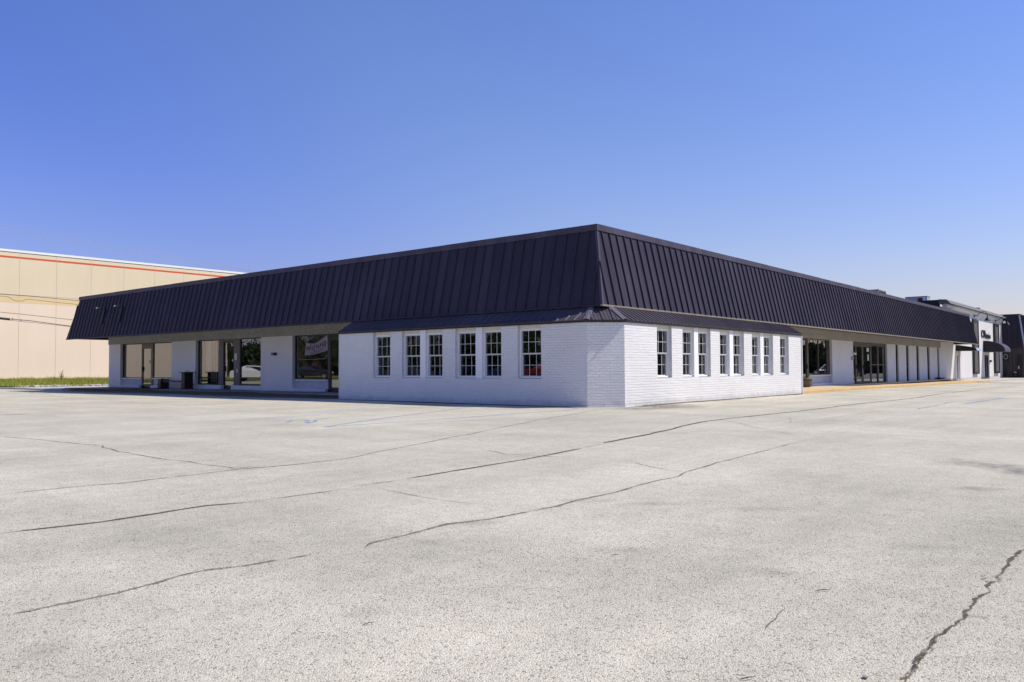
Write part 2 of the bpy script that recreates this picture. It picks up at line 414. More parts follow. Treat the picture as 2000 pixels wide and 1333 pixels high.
def tag(o, label=None, cat=None, group=None, kind=None):
    for k, v in (('label', label), ('category', cat), ('group', group), ('kind', kind)):
        if v: o[k] = v
    return o
def thing(name, label, cat, loc, group=None): return tag(empty(name, loc), label, cat, group)

def each(name, parent, side, boxes):
    """every box a part of its own; each entry (u0,u1,d0,d1,z0,z1,mat) on a side, or world x0..z1 if side is None"""
    for b in boxes:
        m = MB()
        if side: side.box(m, *b)
        else: m.box(*b)
        m.build(name, parent)
# side helpers: u along the wall, d into the wall, z up
class Side:
    def __init__(s, axis, v): s.a = axis; s.v = v
    def box(s, mb, u0, u1, d0, d1, z0, z1, m):
        if s.a == 'x': mb.box(s.v+d0, s.v+d1, u0, u1, z0, z1, m)
        else: mb.box(u0, u1, s.v+d0, s.v+d1, z0, z1, m)
    def pt(s, u, d, z): return Vector((s.v+d, u, z)) if s.a == 'x' else Vector((u, s.v+d, z))
    def u(s, px, d=0, py=700): return LY(px, s.v+d, py) if s.a == 'x' else RX(px, s.v+d, py)
    def z(s, px, py, d=0): return at(px, py, s.a, s.v+d).z
    def wall(s, mb, u0, u1, z0, z1, ops, t, m, mj=None):
        mj = mj or m
        us = sorted({u0, u1, *[q for o in ops for q in o[:2] if u0 < q < u1]}); zs = sorted({z0, z1, *[q for o in ops for q in o[2:4] if z0 < q < z1]})
        for i in range(len(us)-1):
            for j in range(len(zs)-1):
                cu, cz = (us[i]+us[i+1])/2, (zs[j]+zs[j+1])/2
                if any(o[0] < cu < o[1] and o[2] < cz < o[3] for o in ops): continue
                for d in (0, t): mb.face([s.pt(us[i], d, zs[j]), s.pt(us[i+1], d, zs[j]), s.pt(us[i+1], d, zs[j+1]), s.pt(us[i], d, zs[j+1])], m)
        for a, b, c, e in ops:
            e_ = min(e, z1); c_ = max(c, z0)
            for q in (a, b): mb.face([s.pt(q, 0, c_), s.pt(q, t, c_), s.pt(q, t, e_), s.pt(q, 0, e_)], mj)
            for q in [q for q in (c, e) if z0 < q < z1]: mb.face([s.pt(a, 0, q), s.pt(b, 0, q), s.pt(b, t, q), s.pt(a, t, q)], mj)
        for q in (u0, u1): mb.face([s.pt(q, 0, z0), s.pt(q, t, z0), s.pt(q, t, z1), s.pt(q, 0, z1)], m)

# ================================================================== SETTING: ground
def axis_coords(lo, hi, step, far):
    c = []; x = lo
    while x <= hi+1e-6: c.append(x); x += step
    s_ = step; 
    while c[-1] < far: s_ *= 1.5; c.append(c[-1]+s_)
    s_ = step
    while c[0] > -far: s_ *= 1.5; c.insert(0, c[0]-s_)
    return c
xs = axis_coords(-22, 82, .7, 700); ys = axis_coords(-22, 42, .7, 700)
mb = MB(); gi = mb.mat('ground')
for y in ys:
    for x in xs: mb.v.append(Vector((x, y, gz(x, y))))
nx = len(xs)
for j in range(len(ys)-1):
    for i in range(nx-1):
        mb.f.append((j*nx+i, j*nx+i+1, (j+1)*nx+i+1, (j+1)*nx+i)); mb.mi.append(gi)
lot = mb.build('parking_lot', smooth=True, recalc=False)
tag(lot, kind='structure')

def ribbon(name, pts, w, m, jit=0.0, step=.25, dz=.004):
    """a thin strip lying on the ground through surveyed points"""
    P = [onground(*q) for q in pts]; Q = []
    for a, b in zip(P[:-1], P[1:]):
        L = (b-a).length; n = max(1, min(400, int(L/step)))
        for k in range(n): Q.append(a.lerp(b, k/n))
    Q.append(P[-1])
    mb = MB(); i = mb.mat(m); off = 0; prev = None
    for k, p in enumerate(Q):
        d = (Q[min(k+1, len(Q)-1)]-Q[max(k-1, 0)]); d.z = 0; d.normalize(); nrm = Vector((-d.y, d.x, 0))
        off = off*.72 + R.gauss(0, jit)
        ww = 1.75*w*(1+R.uniform(-.3, .3)*(1 if jit else 0))
        if jit and k in (0, len(Q)-1): ww *= .2
        for sgn in (-1, 1):
            q = p + nrm*(off + sgn*ww/2); mb.v.append(Vector((q.x, q.y, gz(q.x, q.y)+dz)))
        if k: 
            b = 2*k; mb.f.append((b-2, b-1, b+1, b)); mb.mi.append(i)
    o = mb.build(name, lot, recalc=False)
    uvd = o.data.uv_layers[0].data
    for p in o.data.polygons:
        for li in p.loop_indices:
            k = o.data.loops[li].vertex_index; uvd[li].uv = (k % 2, k//2*step)
    for p in o.data.polygons:
        if p.normal.z < 0: p.flip()
    return o
# tar-sealed joints
ribbon('tar_joint', [(0, 1043), (200, 1020), (400, 989), (515, 978.5)], .05, 'tar', .006)
ribbon('pavement_crack', [(515, 978.5), (600, 966), (680, 955)], 0.03, 'crackfine', 0.00504)
ribbon('tar_joint', [(795, 936), (900, 918.5), (1020, 899), (1137, 876)], .05, 'tar', .006)
ribbon('pavement_crack', [(690, 951), (795, 936)], 0.035, 'crackfine', 0.01008)
ribbon('tar_joint', [(1180, 866.5), (1260, 850), (1330, 833), (1390, 822), (1480, 812), (1600, 799), (1720, 785), (1800, 776), (1880, 765), (2000, 753)], .075, 'tar', .012)
ribbon('pavement_crack', [(1137, 876), (1180, 866.5)], 0.018, 'crackfine', 0.01008)
# long cracks
ribbon('pavement_crack', [(0, 967), (120, 953), (250, 943), (400, 926), (470, 916), (560, 909), (680, 895), (800, 871), (930, 845), (1060, 820), (1180, 799)], 0.03, 'crackfine', 0.01512)
ribbon('pavement_crack', [(708, 1072), (725, 1062), (800, 1047), (880, 1026), (960, 1016), (1040, 1001), (1130, 979), (1200, 961), (1260, 944), (1320, 931), (1335, 923), (1400, 905), (1500, 879), (1555, 865)], 0.027, 'crackfine', 0.01512)
ribbon('pavement_crack', [(0, 1204), (90, 1187), (180, 1170), (290, 1143), (390, 1118), (480, 1107), (610, 1084)], 0.021, 'crackfine', 0.01008, .08)
ribbon('pavement_crack', [(1765, 1333), (1800, 1292), (1830, 1250), (1856, 1232), (1880, 1198), (1910, 1172), (1940, 1142), (1965, 1108), (2000, 1072)], 0.017, 'crack', 0.007056, .04)
ribbon('pavement_crack', [(1762, 1336), (1800, 1294), (1832, 1252), (1857, 1233)], 0.0072, 'crack', 0.008064, .03)
ribbon('pavement_crack', [(1880, 1198), (1893, 1205), (1918, 1207), (1935, 1213)], .008, 'crackfine', 0.00864, .03)
ribbon('pavement_crack', [(1830, 1250), (1817, 1246), (1806, 1252)], .008, 'crackfine', 0.00864, .03)
ribbon('pavement_crack', [(1940, 1142), (1928, 1136), (1921, 1124)], .008, 'crackfine', 0.00864, .03)
ribbon('pavement_crack', [(1235, 902), (1280, 913), (1330, 922)], 0.018, 'crackfine', 0.01512)
ribbon('pavement_crack', [(945, 880), (985, 888), (1060, 892), (1140, 896)], 0.021, 'crackfine', 0.0252)
ribbon('pavement_crack', [(735, 955), (800, 968), (860, 980), (960, 990)], 0.015, 'crackfine', 0.02016)
ribbon('pavement_crack', [(0, 853), (90, 861), (180, 870), (280, 890), (400, 905), (480, 917)], 0.03, 'crackfine', 0.0252)
ribbon('pavement_crack', [(40, 765.5), (140, 778), (280, 787), (400, 797), (520, 799)], 0.03, 'crackfine', 0.0252)
ribbon('pavement_crack', [(0, 811), (20, 810)], 0.06, 'crack', 0.01512)
ribbon('pavement_crack', [(1538, 815), (1546, 822), (1543, 827)], 0.011, 'crackfine', 0.01008)
ribbon('pavement_crack', [(1410, 820), (1480, 836), (1560, 852)], 0.018, 'crackfine', 0.01512)
ribbon('pavement_crack', [(1495, 1231), (1515, 1210), (1536, 1188)], 0.0072, 'crackfine', 0.006048, .05)
ribbon('pavement_crack', [(1600, 820), (1660, 812), (1720, 803)], 0.018, 'crackfine', 0.02016)
ribbon('pavement_crack', [(1790, 800), (1850, 787), (1930, 780), (2000, 777)], 0.036, 'crackfine', 0.0252)
ribbon('dirt_drift', [(690, 781.5), (800, 786), (935, 790), (1050, 795), (1140, 798.5)], .10, 'crack', .03)
ribbon('dirt_drift', [(1225, 797), (1330, 788), (1450, 779.5), (1560, 771)], .08, 'crack', .03)
# worn parking lines
ribbon('parking_line', [(362, 812.5), (470, 801.5), (620, 786)], .10, 'whiteline')
ribbon('parking_line', [(262, 803.5), (370, 793), (470, 785)], .10, 'whiteline')
ribbon('parking_line', [(170, 796), (300, 787)], .10, 'whiteline')
ribbon('parking_line', [(30, 785.5), (95, 781)], .10, 'whiteline')
ribbon('parking_line', [(492, 823.5), (600, 811), (700, 798.5), (806, 785)], .10, 'bluewhite')
ribbon('parking_line', [(634, 834.5), (760, 816), (900, 798), (965, 789)], .09, 'blueline')
ribbon('parking_line', [(634, 834.5), (800, 824), (1000, 809), (1120, 801)], .09, 'blueline')
ribbon('parking_line', [(560, 825), (571, 822), (590, 820.5), (604, 823), (598, 826)], .09, 'blueline')
ribbon('parking_line', [(598, 827.5), (615, 824.5), (617, 821)], .09, 'blueline')
ribbon('parking_line', [(622, 819.5), (641, 818)], .12, 'blueline')
ribbon('parking_line', [(1617, 843), (1700, 823), (1790, 807), (1885, 789)], .10, 'whiteline')
ribbon('parking_line', [(1617, 843), (1700, 849), (1800, 860), (1880, 868)], .09, 'whiteline')
ribbon('parking_line', [(1710, 821), (1790, 827)], .08, 'whiteline')
ribbon('parking_line', [(1886, 789), (1925, 783), (1960, 778)], .13, 'blueline')

# sidewalks: top slab + kerb that follow the lot
def strip(name, pts_in, pts_out, ztop, mtop, mkerb, kw=.16, extra=.6):
    """pts_out: kerb line, pts_in: wall line (matching lists of (x, y)); ztop(x, y)"""
    mb = MB(); n = len(pts_in)
    rows = []
    for (a, b) in zip(pts_in, pts_out):
        a = Vector((a[0], a[1], 0)); b = Vector((b[0], b[1], 0)); d = (a-b).normalized()
        z = ztop(b.x, b.y)
        k = b + d*kw
        rows.append([Vector((a.x, a.y, z+.012)), Vector((k.x, k.y, z)), Vector((k.x-d.x*(kw-.025), k.y-d.y*(kw-.025), z)), Vector((b.x, b.y, z-.025)), Vector((b.x-d.x*.012, b.y-d.y*.012, gz(b.x, b.y)-.3))])
    for i in range(n-1):
        for j, m in enumerate((mtop, mkerb, mkerb, mkerb)):
            mb.face([rows[i][j], rows[i+1][j], rows[i+1][j+1], rows[i][j+1]], m)
    for r in (rows[0], rows[-1]):
        mb.face(r + [Vector((r[0].x, r[0].y, r[-1].z))], mkerb)
    o = mb.build(name); tag(o, kind='structure'); return o
WL, WR, BL, BR = 3.3, 2.3, .511, -.05
ysl = [11.43+.8*k for k in range(32)] + [36.9]
strip('sidewalk', [(WL+.2, y) for y in ysl], [(1.12, y) for y in ysl], lambda x, y: gz(x, y)+.155, 'concrete', 'concrete')
xsr = [14.72+.9*k for k in range(47)] + [57.0]
strip('sidewalk', [(x, WR+.15) for x in xsr], [(x, -.03) for x in xsr], lambda x, y: gz(x, y)+.135, 'tan', 'yellowkerb', .35)
xsf = [57.0+2*k for k in range(17)]
strip('sidewalk', [(x, WR+.1) for x in xsf], [(x, -.03) for x in xsf], lambda x, y: gz(x, y)+.125, 'palekerb', 'palekerb', .3)
# joints across the sidewalks
mb = MB()
# kerb in front of the lawn
kp = [(1.02, 36.95), (.95, 40), (.85, 44), (.6, 49), (.2, 56), (-.5, 66), (-3, 82), (-8, 112)]
strip('kerb', [(x+.5, y) for x, y in kp], [(x, y) for x, y in kp], lambda x, y: gz(x, y)+.10, 'palekerb', 'palekerb', .2)
LF = 44.6      # the lawn starts here, beyond a worn concrete apron
def lawn_z(x, y): return gz(x, y)+.10 + .006*max(0, min(y-40, 30))
mb = MB(); xa_ = [1.5+2*k for k in range(24)]; ya_ = [36.95+1.55*k for k in range(6)]
for y0_, y1_ in zip(ya_[:-1], ya_[1:]):
    for x0_, x1_ in zip(xa_[:-1], xa_[1:]):
        mb.face([(x, y, gz(x, y)+.108) for x, y in ((x0_, y0_), (x1_, y0_), (x1_, y1_), (x0_, y1_))], 'palekerb')
tag(mb.build('apron', smooth=True), kind='structure')
def lawn_left(y): return 1.45 - .045*(y-37)
mb = MB(); li = mb.mat('lawn')
lx = [k/29 for k in range(30)]; ly = [LF+1.3*k for k in range(20)]
for y in ly:
    for q in lx:
        x = lawn_left(y) + (48-lawn_left(y))*q**1.4; yy = y + (.25*math.sin(x*1.7)+.15*math.sin(x*4.1) if y == LF else 0)
        mb.v.append(Vector((x, yy, lawn_z(x, yy)+.016)))
for j in range(len(ly)-1):
    for i in range(len(lx)-1):
        b = j*len(lx)+i; mb.f.append((b, b+1, b+1+len(lx), b+len(lx))); mb.mi.append(li)
tag(mb.build('lawn', recalc=False, smooth=True), kind='structure')
mb = MB(); li = mb.mat('lawn')
for x, y in ((-60, 62), (-3.2, 62), (-3.2, 69.9), (-60, 69.9)): mb.v.append(Vector((x, y, -.02+(.12 if y > 65 else .02))))
mb.f.append((0, 1, 2, 3)); mb.mi.append(li)
tag(mb.build('lawn', recalc=False), kind='structure')
# grass blades
mb = MB(); gi = mb.mat('grass')
def blade(x, y, z, h, w):
    a = R.uniform(0, 6.283); lean = R.uniform(0, .5)*h; ca, sa = math.cos(a), math.sin(a); b = len(mb.v)
    la = R.uniform(0, 6.283)
    mb.v += [Vector((x-ca*w, y-sa*w, z)), Vector((x+ca*w, y+sa*w, z)), Vector((x+math.cos(la)*lean, y+math.sin(la)*lean, z+h))]
    mb.f.append((b, b+1, b+2)); mb.mi.append(gi)
n = 0
while n < 40000:
    y = LF-.3 + (69.6-LF)*(R.random()**1.15); x = R.uniform(lawn_left(y), 18)
    xm = -17.76 + (y+11.79)*.46     # farther right the shop hides the lawn
    if x > xm+2.0 and R.random() < .9: continue
    d = (.5+.5*math.sin(x*1.9+y*.7)*math.sin(y*1.3-x*.4))*(.6+.4*math.sin(x*.6+1)*math.sin(y*.5))
    if y < LF+.5 and R.random() < .5+.5*math.sin(x*2.3): continue
    h = R.uniform(.10, .26) + .30*d*R.random() + (R.uniform(.1, .3) if R.random() < .03 else 0)
    blade(x, y, lawn_z(x, y), h, R.uniform(.008, .02)); n += 1
for k in range(9000):
    x = R.uniform(-40, -3.3); y = R.uniform(62.3, 69.8); blade(x, y, .05, R.uniform(.15, .35), .03)
tag(mb.build('grass', recalc=False), kind='stuff')
# rubble along the lawn edge
def rock(mb, c, r, m):
    b = len(mb.v); i = mb.mat(m)
    import bmesh
    bm = bmesh.new(); bmesh.ops.create_icosphere(bm, subdivisions=1, radius=r)
    for v in bm.verts: v.co = Vector((v.co.x*R.uniform(.7, 1.4), v.co.y*R.uniform(.7, 1.4), v.co.z*R.uniform(.4, .7))) + Vector(c)
    bm.verts.index_update()
    mb.v += [v.co.copy() for v in bm.verts]
    for f in bm.faces: mb.f.append(tuple(b+v.index for v in f.verts)); mb.mi.append(i)
    bm.free()
mb = MB()
for k in range(260):
    x = R.uniform(3.2, 8.5) if R.random() < .8 else R.uniform(1.3, 3.2); y = LF + R.gauss(-.1, .38)
    rock(mb, (x, y, lawn_z(x, y)+.02), R.choice((.04, .06, .09, .13)), 'stone')
tag(mb.build('rubble'), kind='stuff')

# ================================================================== THE SHOP BUILDING
shop = thing('shop_building', 'single storey white brick shop block under a tall black standing seam mansard roof', 'building', (1.25, .69, 0))
SL, SR, BLs, BRs = Side('x', WL), Side('y', WR), Side('x', BL), Side('y', BR)
ZB = 2.575; ZR = 2.515     # underside of the concrete beam, left and right runs
# ---- recessed walls
A0, A1 = SL.u(335), SL.u(235); B0, B1 = SL.u(509.3), SL.u(382); C0, C1 = 14.0, SL.u(571)
YE = 36.24
def piers(side, u0, u1, ops, z0, z1):
    e_ = [u0] + [q for o in sorted(ops) for q in o] + [u1]
    for a, b in zip(e_[::2], e_[1::2]):
        mb = MB(); side.wall(mb, a, b, z0, z1, [], .3, 'brick_smooth'); mb.build('wall', shop)
piers(SL, 11.42, YE, [(A0, A1), (B0, B1), (C0, C1)], -.2, ZB)
D0, D1 = 14.75, SR.u(1625.5); E0, E1 = SR.u(1666.5), SR.u(1733)
SLP = [(1749.5, 1755), (1770, 1775.5), (1790, 1795.3), (1811, 1816), (1831, 1834.7)]
slits = [(SR.u(a), SR.u(b)) for a, b in SLP]
XW = SR.u(1848.2)
piers(SR, 14.72, XW, [(D0, D1), (E0, E1)] + slits, -.4, ZR)
# ---- concrete beams above
mb = MB(); mb.box(WL-.03, WL+.3, 11.42, YE+.03, ZB, 3.22, 'beam'); mb.build('beam', shop)
mb = MB(); mb.box(14.72, SR.u(1836.8), WR-.03, WR+.3, ZR, 3.22, 'beam'); mb.build('beam', shop)
mb = MB(); mb.box(SR.u(1836.8), XW, WR-.002, WR+.3, ZR, 3.22, 'brick_far'); mb.build('wall', shop)
# ---- rear and end walls, inside shell
each('wall', shop, None, [(WL+.31, XW, YE-.3, YE, -.2, 4.85, 'brick_smooth'), (XW-.3, XW, WR+.31, YE-.31, -.3, 4.85, 'brick_smooth')])
mb = MB()
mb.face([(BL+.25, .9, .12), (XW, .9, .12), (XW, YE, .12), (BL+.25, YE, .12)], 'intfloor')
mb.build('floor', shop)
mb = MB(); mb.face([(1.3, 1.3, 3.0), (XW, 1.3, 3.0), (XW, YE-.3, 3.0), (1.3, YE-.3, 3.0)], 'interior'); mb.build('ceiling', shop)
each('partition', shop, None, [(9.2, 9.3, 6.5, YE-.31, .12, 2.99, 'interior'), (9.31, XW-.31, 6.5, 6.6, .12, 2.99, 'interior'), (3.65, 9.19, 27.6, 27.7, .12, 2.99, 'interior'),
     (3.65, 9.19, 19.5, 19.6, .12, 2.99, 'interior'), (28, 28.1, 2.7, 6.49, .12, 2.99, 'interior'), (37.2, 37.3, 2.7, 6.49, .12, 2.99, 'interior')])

# ---- mansard
T0 = Vector((1.5625, 1.0375, 5.242)); E0v = Vector((1.058, .533, 2.86)); TLy, ELy = 36.032, 36.536; TRx, ERx = 55.117, 55.621
ZF = 5.06
def slope_x(z, a, b): # position across the slope at height z
    f = (z-E0v.z)/(ZF-E0v.z); return a + (b-a)*f
def mansard(side):
    mb = MB()
    if side == 'L':
        P = [(E0v.x, E0v.y, E0v.z), (E0v.x, ELy, E0v.z), (T0.x, TLy, ZF), (T0.x, T0.y, ZF)]
        lo, hi, c0 = E0v.y, ELy, T0.y
        out = Vector((-(ZF-E0v.z), 0, T0.x-E0v.x)).normalized()
        def pt(u, f): return Vector((E0v.x+(T0.x-E0v.x)*f, u, E0v.z+(ZF-E0v.z)*f))
    else:
        P = [(E0v.x, E0v.y, E0v.z), (ERx, E0v.y, E0v.z), (TRx, T0.y, ZF), (T0.x, T0.y, ZF)]
        lo, hi, c0 = E0v.x, ERx, T0.x
        out = Vector((0, -(ZF-E0v.z), T0.y-E0v.y)).normalized()
        def pt(u, f): return Vector((u, E0v.y+(T0.y-E0v.y)*f, E0v.z+(ZF-E0v.z)*f))
    mb.face(P, 'metal'); Pi = [Vector(p)-out*.06 for p in P]; mb.face(Pi[::-1], 'soffit')
    for k in range(4): mb.face([P[k], P[(k+1) % 4], Pi[(k+1) % 4], Pi[k]], 'metal')
    off = .5045; step = .405
    along = Vector((0, 1, 0)) if side == 'L' else Vector((1, 0, 0))
    u = lo + (.29 if side == 'R' else .33)
    hgt, w = .05, .028
    while u < hi-.05:
        f1 = 1.0
        if u < lo+off: f1 = (u-lo)/off
        if u > hi-off: f1 = (hi-u)/off
        if f1 > .06:
            a, b = pt(u, 0.004), pt(u, f1*.995)
            q = [a-along*w/2, a+along*w/2, a+along*w/2+out*hgt, a-along*w/2+out*hgt, b-along*w/2, b+along*w/2, b+along*w/2+out*hgt, b-along*w/2+out*hgt]
            mb.hexa(q, 'metal')
        u += step
    return mb.build('mansard_roof', shop)
mansard('L'); mansard('R')
for P in (   # the two returns at the far ends
    [(E0v.x, ELy, E0v.z), (XW, ELy, E0v.z), (XW, TLy, ZF), (T0.x, TLy, ZF)], [(ERx, E0v.y, E0v.z), (ERx, 20, E0v.z), (TRx, 20, ZF), (TRx, T0.y, ZF)]):
    mb = MB(); mb.face(P, 'metal'); mb.build('mansard_roof', shop)
# hip flashing along the corner
hip = MB()
for dv in (Vector((0, .075, 0)), Vector((.075, 0, 0))):
    a, b = E0v.copy(), Vector((T0.x, T0.y, ZF)); o = Vector((-.012, -.012, .002))
    hip.face([a+o, a+o+dv*1.0, b+o+dv, b+o], 'coping')
hip.build('hip_flashing', shop)
# coping
mb = MB(); o = .035
def lapped(mb, axis, a, b, other0, other1, z0, z1):
    u = a; k = 0
    while u < b:      # sheet lengths lapped over one another
        e_ = min(u+3.05, b); q = .004*(k % 2)
        if axis == 'y': mb.box(other0-q, other1, u, e_, z0-q, z1+q, 'coping')
        else: mb.box(u, e_, other0-q, other1, z0-q, z1+q, 'coping')
        u = e_; k += 1
lapped(mb, 'y', T0.y-o, TLy+o, T0.x-o, T0.x+.3, ZF, T0.z); mb.build('fascia', shop)
mb = MB(); lapped(mb, 'x', T0.x+.3, TRx+o, T0.y-o, T0.y+.3, ZF, T0.z); mb.build('fascia', shop)
each('fascia', shop, None, [(T0.x+.31, TRx, TLy-.3, TLy+o, ZF, T0.z-.002, 'coping'), (TRx-.3, TRx+o, T0.y+.31, TLy-.31, ZF, T0.z-.002, 'coping')])
mb = MB(); mb.box(T0.x+.3, TRx-.3, T0.y+.3, TLy-.3, 4.9, 5.0, 'soffit'); mb.build('roof_deck', shop)
# eave trim and soffit
mb = MB(); mb.box(E0v.x-.02, E0v.x+.06, E0v.y+.06, ELy, E0v.z-.045, E0v.z+.004, 'metal'); mb.build('eave_trim', shop)  # left run uses the dark metal, so its shade sits in the colour
mb = MB(); mb.box(E0v.x-.02, ERx, E0v.y-.02, E0v.y+.06, E0v.z-.045, E0v.z+.004, 'trim'); mb.build('eave_trim', shop)
each('soffit', shop, None, [(E0v.x+.07, WL-.04, E0v.y+.07, ELy-.02, 3.14, 3.18, 'soffit'), (WL-.03, ERx-.02, E0v.y+.07, WR-.04, 3.14, 3.18, 'soffit'),
     (WL, XW, YE+.04, ELy-.02, 3.14, 3.18, 'soffit'), (XW+.01, ERx-.05, WR-.03, 20, 3.141, 3.18, 'soffit')])

# ---- projecting brick bay
B2 = (BL, .69); B3 = (1.251, BR); YB, XB = 11.41, 14.711
ZT = 2.40
WZ0, WZ1, WZM = .80, 2.245, 1.51
Lops = [(8.715, 9.585), (6.246, 8.128), (3.782, 5.678), (2.279, 3.148)]
Rops = [(3.047, 3.936), (4.623, 6.545), (7.234, 9.161), (9.854, 11.787), (12.487, 13.366)]
mb = MB(); BLs.wall(mb, .69, YB, -.2, ZT, [(a, b, WZ0-.012, ZT+.2) for a, b in Lops], .25, 'brick'); mb.build('wall', shop)
mb = MB(); BRs.wall(mb, 1.251, XB, -.2, ZT, [(a, b, WZ0-.012, ZT+.2) for a, b in Rops], .25, 'brick'); mb.build('wall', shop)
mb = MB()
mb.hexa([(B2[0], B2[1], -.2), (B3[0], B3[1], -.2), (B3[0]+.1, B3[1]+.25, -.2), (B2[0]+.25, B2[1]+.1, -.2),
         (B2[0], B2[1], ZT), (B3[0], B3[1], ZT), (B3[0]+.1, B3[1]+.25, ZT), (B2[0]+.25, B2[1]+.1, ZT)], 'brick_corner')
mb.build('wall', shop)
mb = MB(); mb.prism([(BL+.251, -.2), (WL-.032, -.2), (WL-.032, 2.83), (1.22, 2.83), (BL+.251, ZT+.13)], 'y', YB-.25, YB+.01, 'brick_smooth'); mb.build('wall', shop)
mb = MB(); mb.prism([(BR+.251, -.2), (WR-.032, -.2), (WR-.032, 2.83), (.66, 2.83), (BR+.251, ZT+.13)], 'x', XB-.25, XB+.01, 'brick_smooth'); mb.build('wall', shop)
# white end trims of the bay
mb = MB(); mb.box(XB+.002, XB+.05, BR-.035, BR+.25, -.1, ZT+.03, 'brick_smooth'); mb.build('end_trim', shop)
mb = MB(); mb.box(BL-.012, BL+.2, YB+.002, YB+.04, -.1, ZT, 'brick_smooth'); mb.build('end_trim', shop)
# ragged footing at the base of the bay
mb = MB()
mb.hexa([(B2[0]-.03, B2[1]+.5, -.2), (B2[0]-.03, B2[1]-.02, -.2), (B3[0]-.02, B3[1]-.04, -.2), (B3[0]+.5, B3[1]-.03, -.2),
         (B2[0]-.02, B2[1]+.5, .02), (B2[0]-.02, B2[1]-.015, .035), (B3[0]-.01, B3[1]-.03, .035), (B3[0]+.5, B3[1]-.02, .02)], 'stucco')
mb.build('footing', shop)
mb = MB(); mb.hexa([(.83, .33, -.1), (1.02, .14, -.1), (1.06, .20, -.1), (.88, .40, -.1), (.84, .34, .06), (1.01, .17, .06), (1.06, .22, .065), (.88, .40, .065)], 'stucco'); mb.build('loose_block', shop)
each('damp_joint', shop, None, [(BL-.006, BL-.001, 1.3, YB, -.2, .012, 'black'), (2.2, XB, BR-.006, BR-.001, -.2, .02, 'black')])

# ---- double hung windows of the bay
def hung_window(side, u0, u1, lower_light=False):
    f = MB(); W_ = .045
    side.box(f, u0, u0+W_, .10, .22, WZ0, WZ1, 'vinyl'); side.box(f, u1-W_, u1, .10, .22, WZ0, WZ1, 'vinyl')
    side.box(f, u0+W_, u1-W_, .10, .22, WZ1-W_, WZ1, 'vinyl'); side.box(f, u0+W_, u1-W_, .095, .22, WZ0, WZ0+W_, 'vinyl')
    o = f.build('window', shop)
    for (z0, z1, d) in ((WZM, WZ1-W_, .125), (WZ0+W_, WZM, .165)):
        s = MB(); a, b = u0+W_+.003, u1-W_-.003; t = .021
        side.box(s, a, a+t, d, d+.03, z0, z1, 'sash'); side.box(s, b-t, b, d, d+.03, z0, z1, 'sash')
        side.box(s, a+t, b-t, d, d+.03, z1-t, z1, 'sash'); side.box(s, a+t, b-t, d-.004, d+.03, z0, z0+t*1.1, 'sash')
        for k in (1, 2):
            m = a + (b-a)*k/3; side.box(s, m-.0065, m+.0065, d+.006, d+.022, z0+t*1.1, z1-t, 'sash')
        zm = (z0+z1)/2; side.box(s, a+t, b-t, d+.008, d+.020, zm-.0065, zm+.0065, 'sash')
        s.build('sash', o)
        g = MB(); g.face([side.pt(a+t, d+.014, z0+t), side.pt(b-t, d+.014, z0+t), side.pt(b-t, d+.014, z1-t), side.pt(a+t, d+.014, z1-t)], 'glass_bay'); g.build('pane', o, recalc=False)
    return o
def opening(side, u0, u1, flip):
    W1 = .795
    if u1-u0 < 1.2: wins = [(u0+.004, u1-.004)]
    else:
        wins = [(u0+.004, u0+W1), (u1-W1-.03, u1-.004)] if flip else [(u0+.004, u0+W1+.03), (u1-W1, u1-.004)]
        m = MB(); side.box(m, wins[0][1]+.004, wins[1][0]-.004, .035, .2, WZ0-.01, ZT-.02, 'vinyl'); m.build('mullion', shop)
    for a, b in wins:
        o = hung_window(side, a, b); each('head_board', o, side, [(a, b, .085, .2, WZ1+.004, ZT+.02, 'headboard')])
for a, b in Lops: opening(BLs, a, b, True)
for a, b in Rops: opening(BRs, a, b, False)
# pale curtains and boxes seen dimly inside the bay
for a, b in ((4.95, 5.6), (7.5, 8.1), (8.5, 9.2), (11.2, 11.7)):
    mb = MB(); n = 60      # sheer curtains a little way inside, gathered in folds
    for k in range(n):
        p, q = a+(b-a)*k/n, a+(b-a)*(k+1)/n; f = lambda u: .34+.03*math.sin(u*46)+.012*math.sin(u*101)
        mb.face([(p, f(p), .9), (q, f(q), .9), (q, f(q), 2.36), (p, f(p), 2.36)], 'curtain')
    mb.build('curtain', shop, smooth=True, recalc=False)

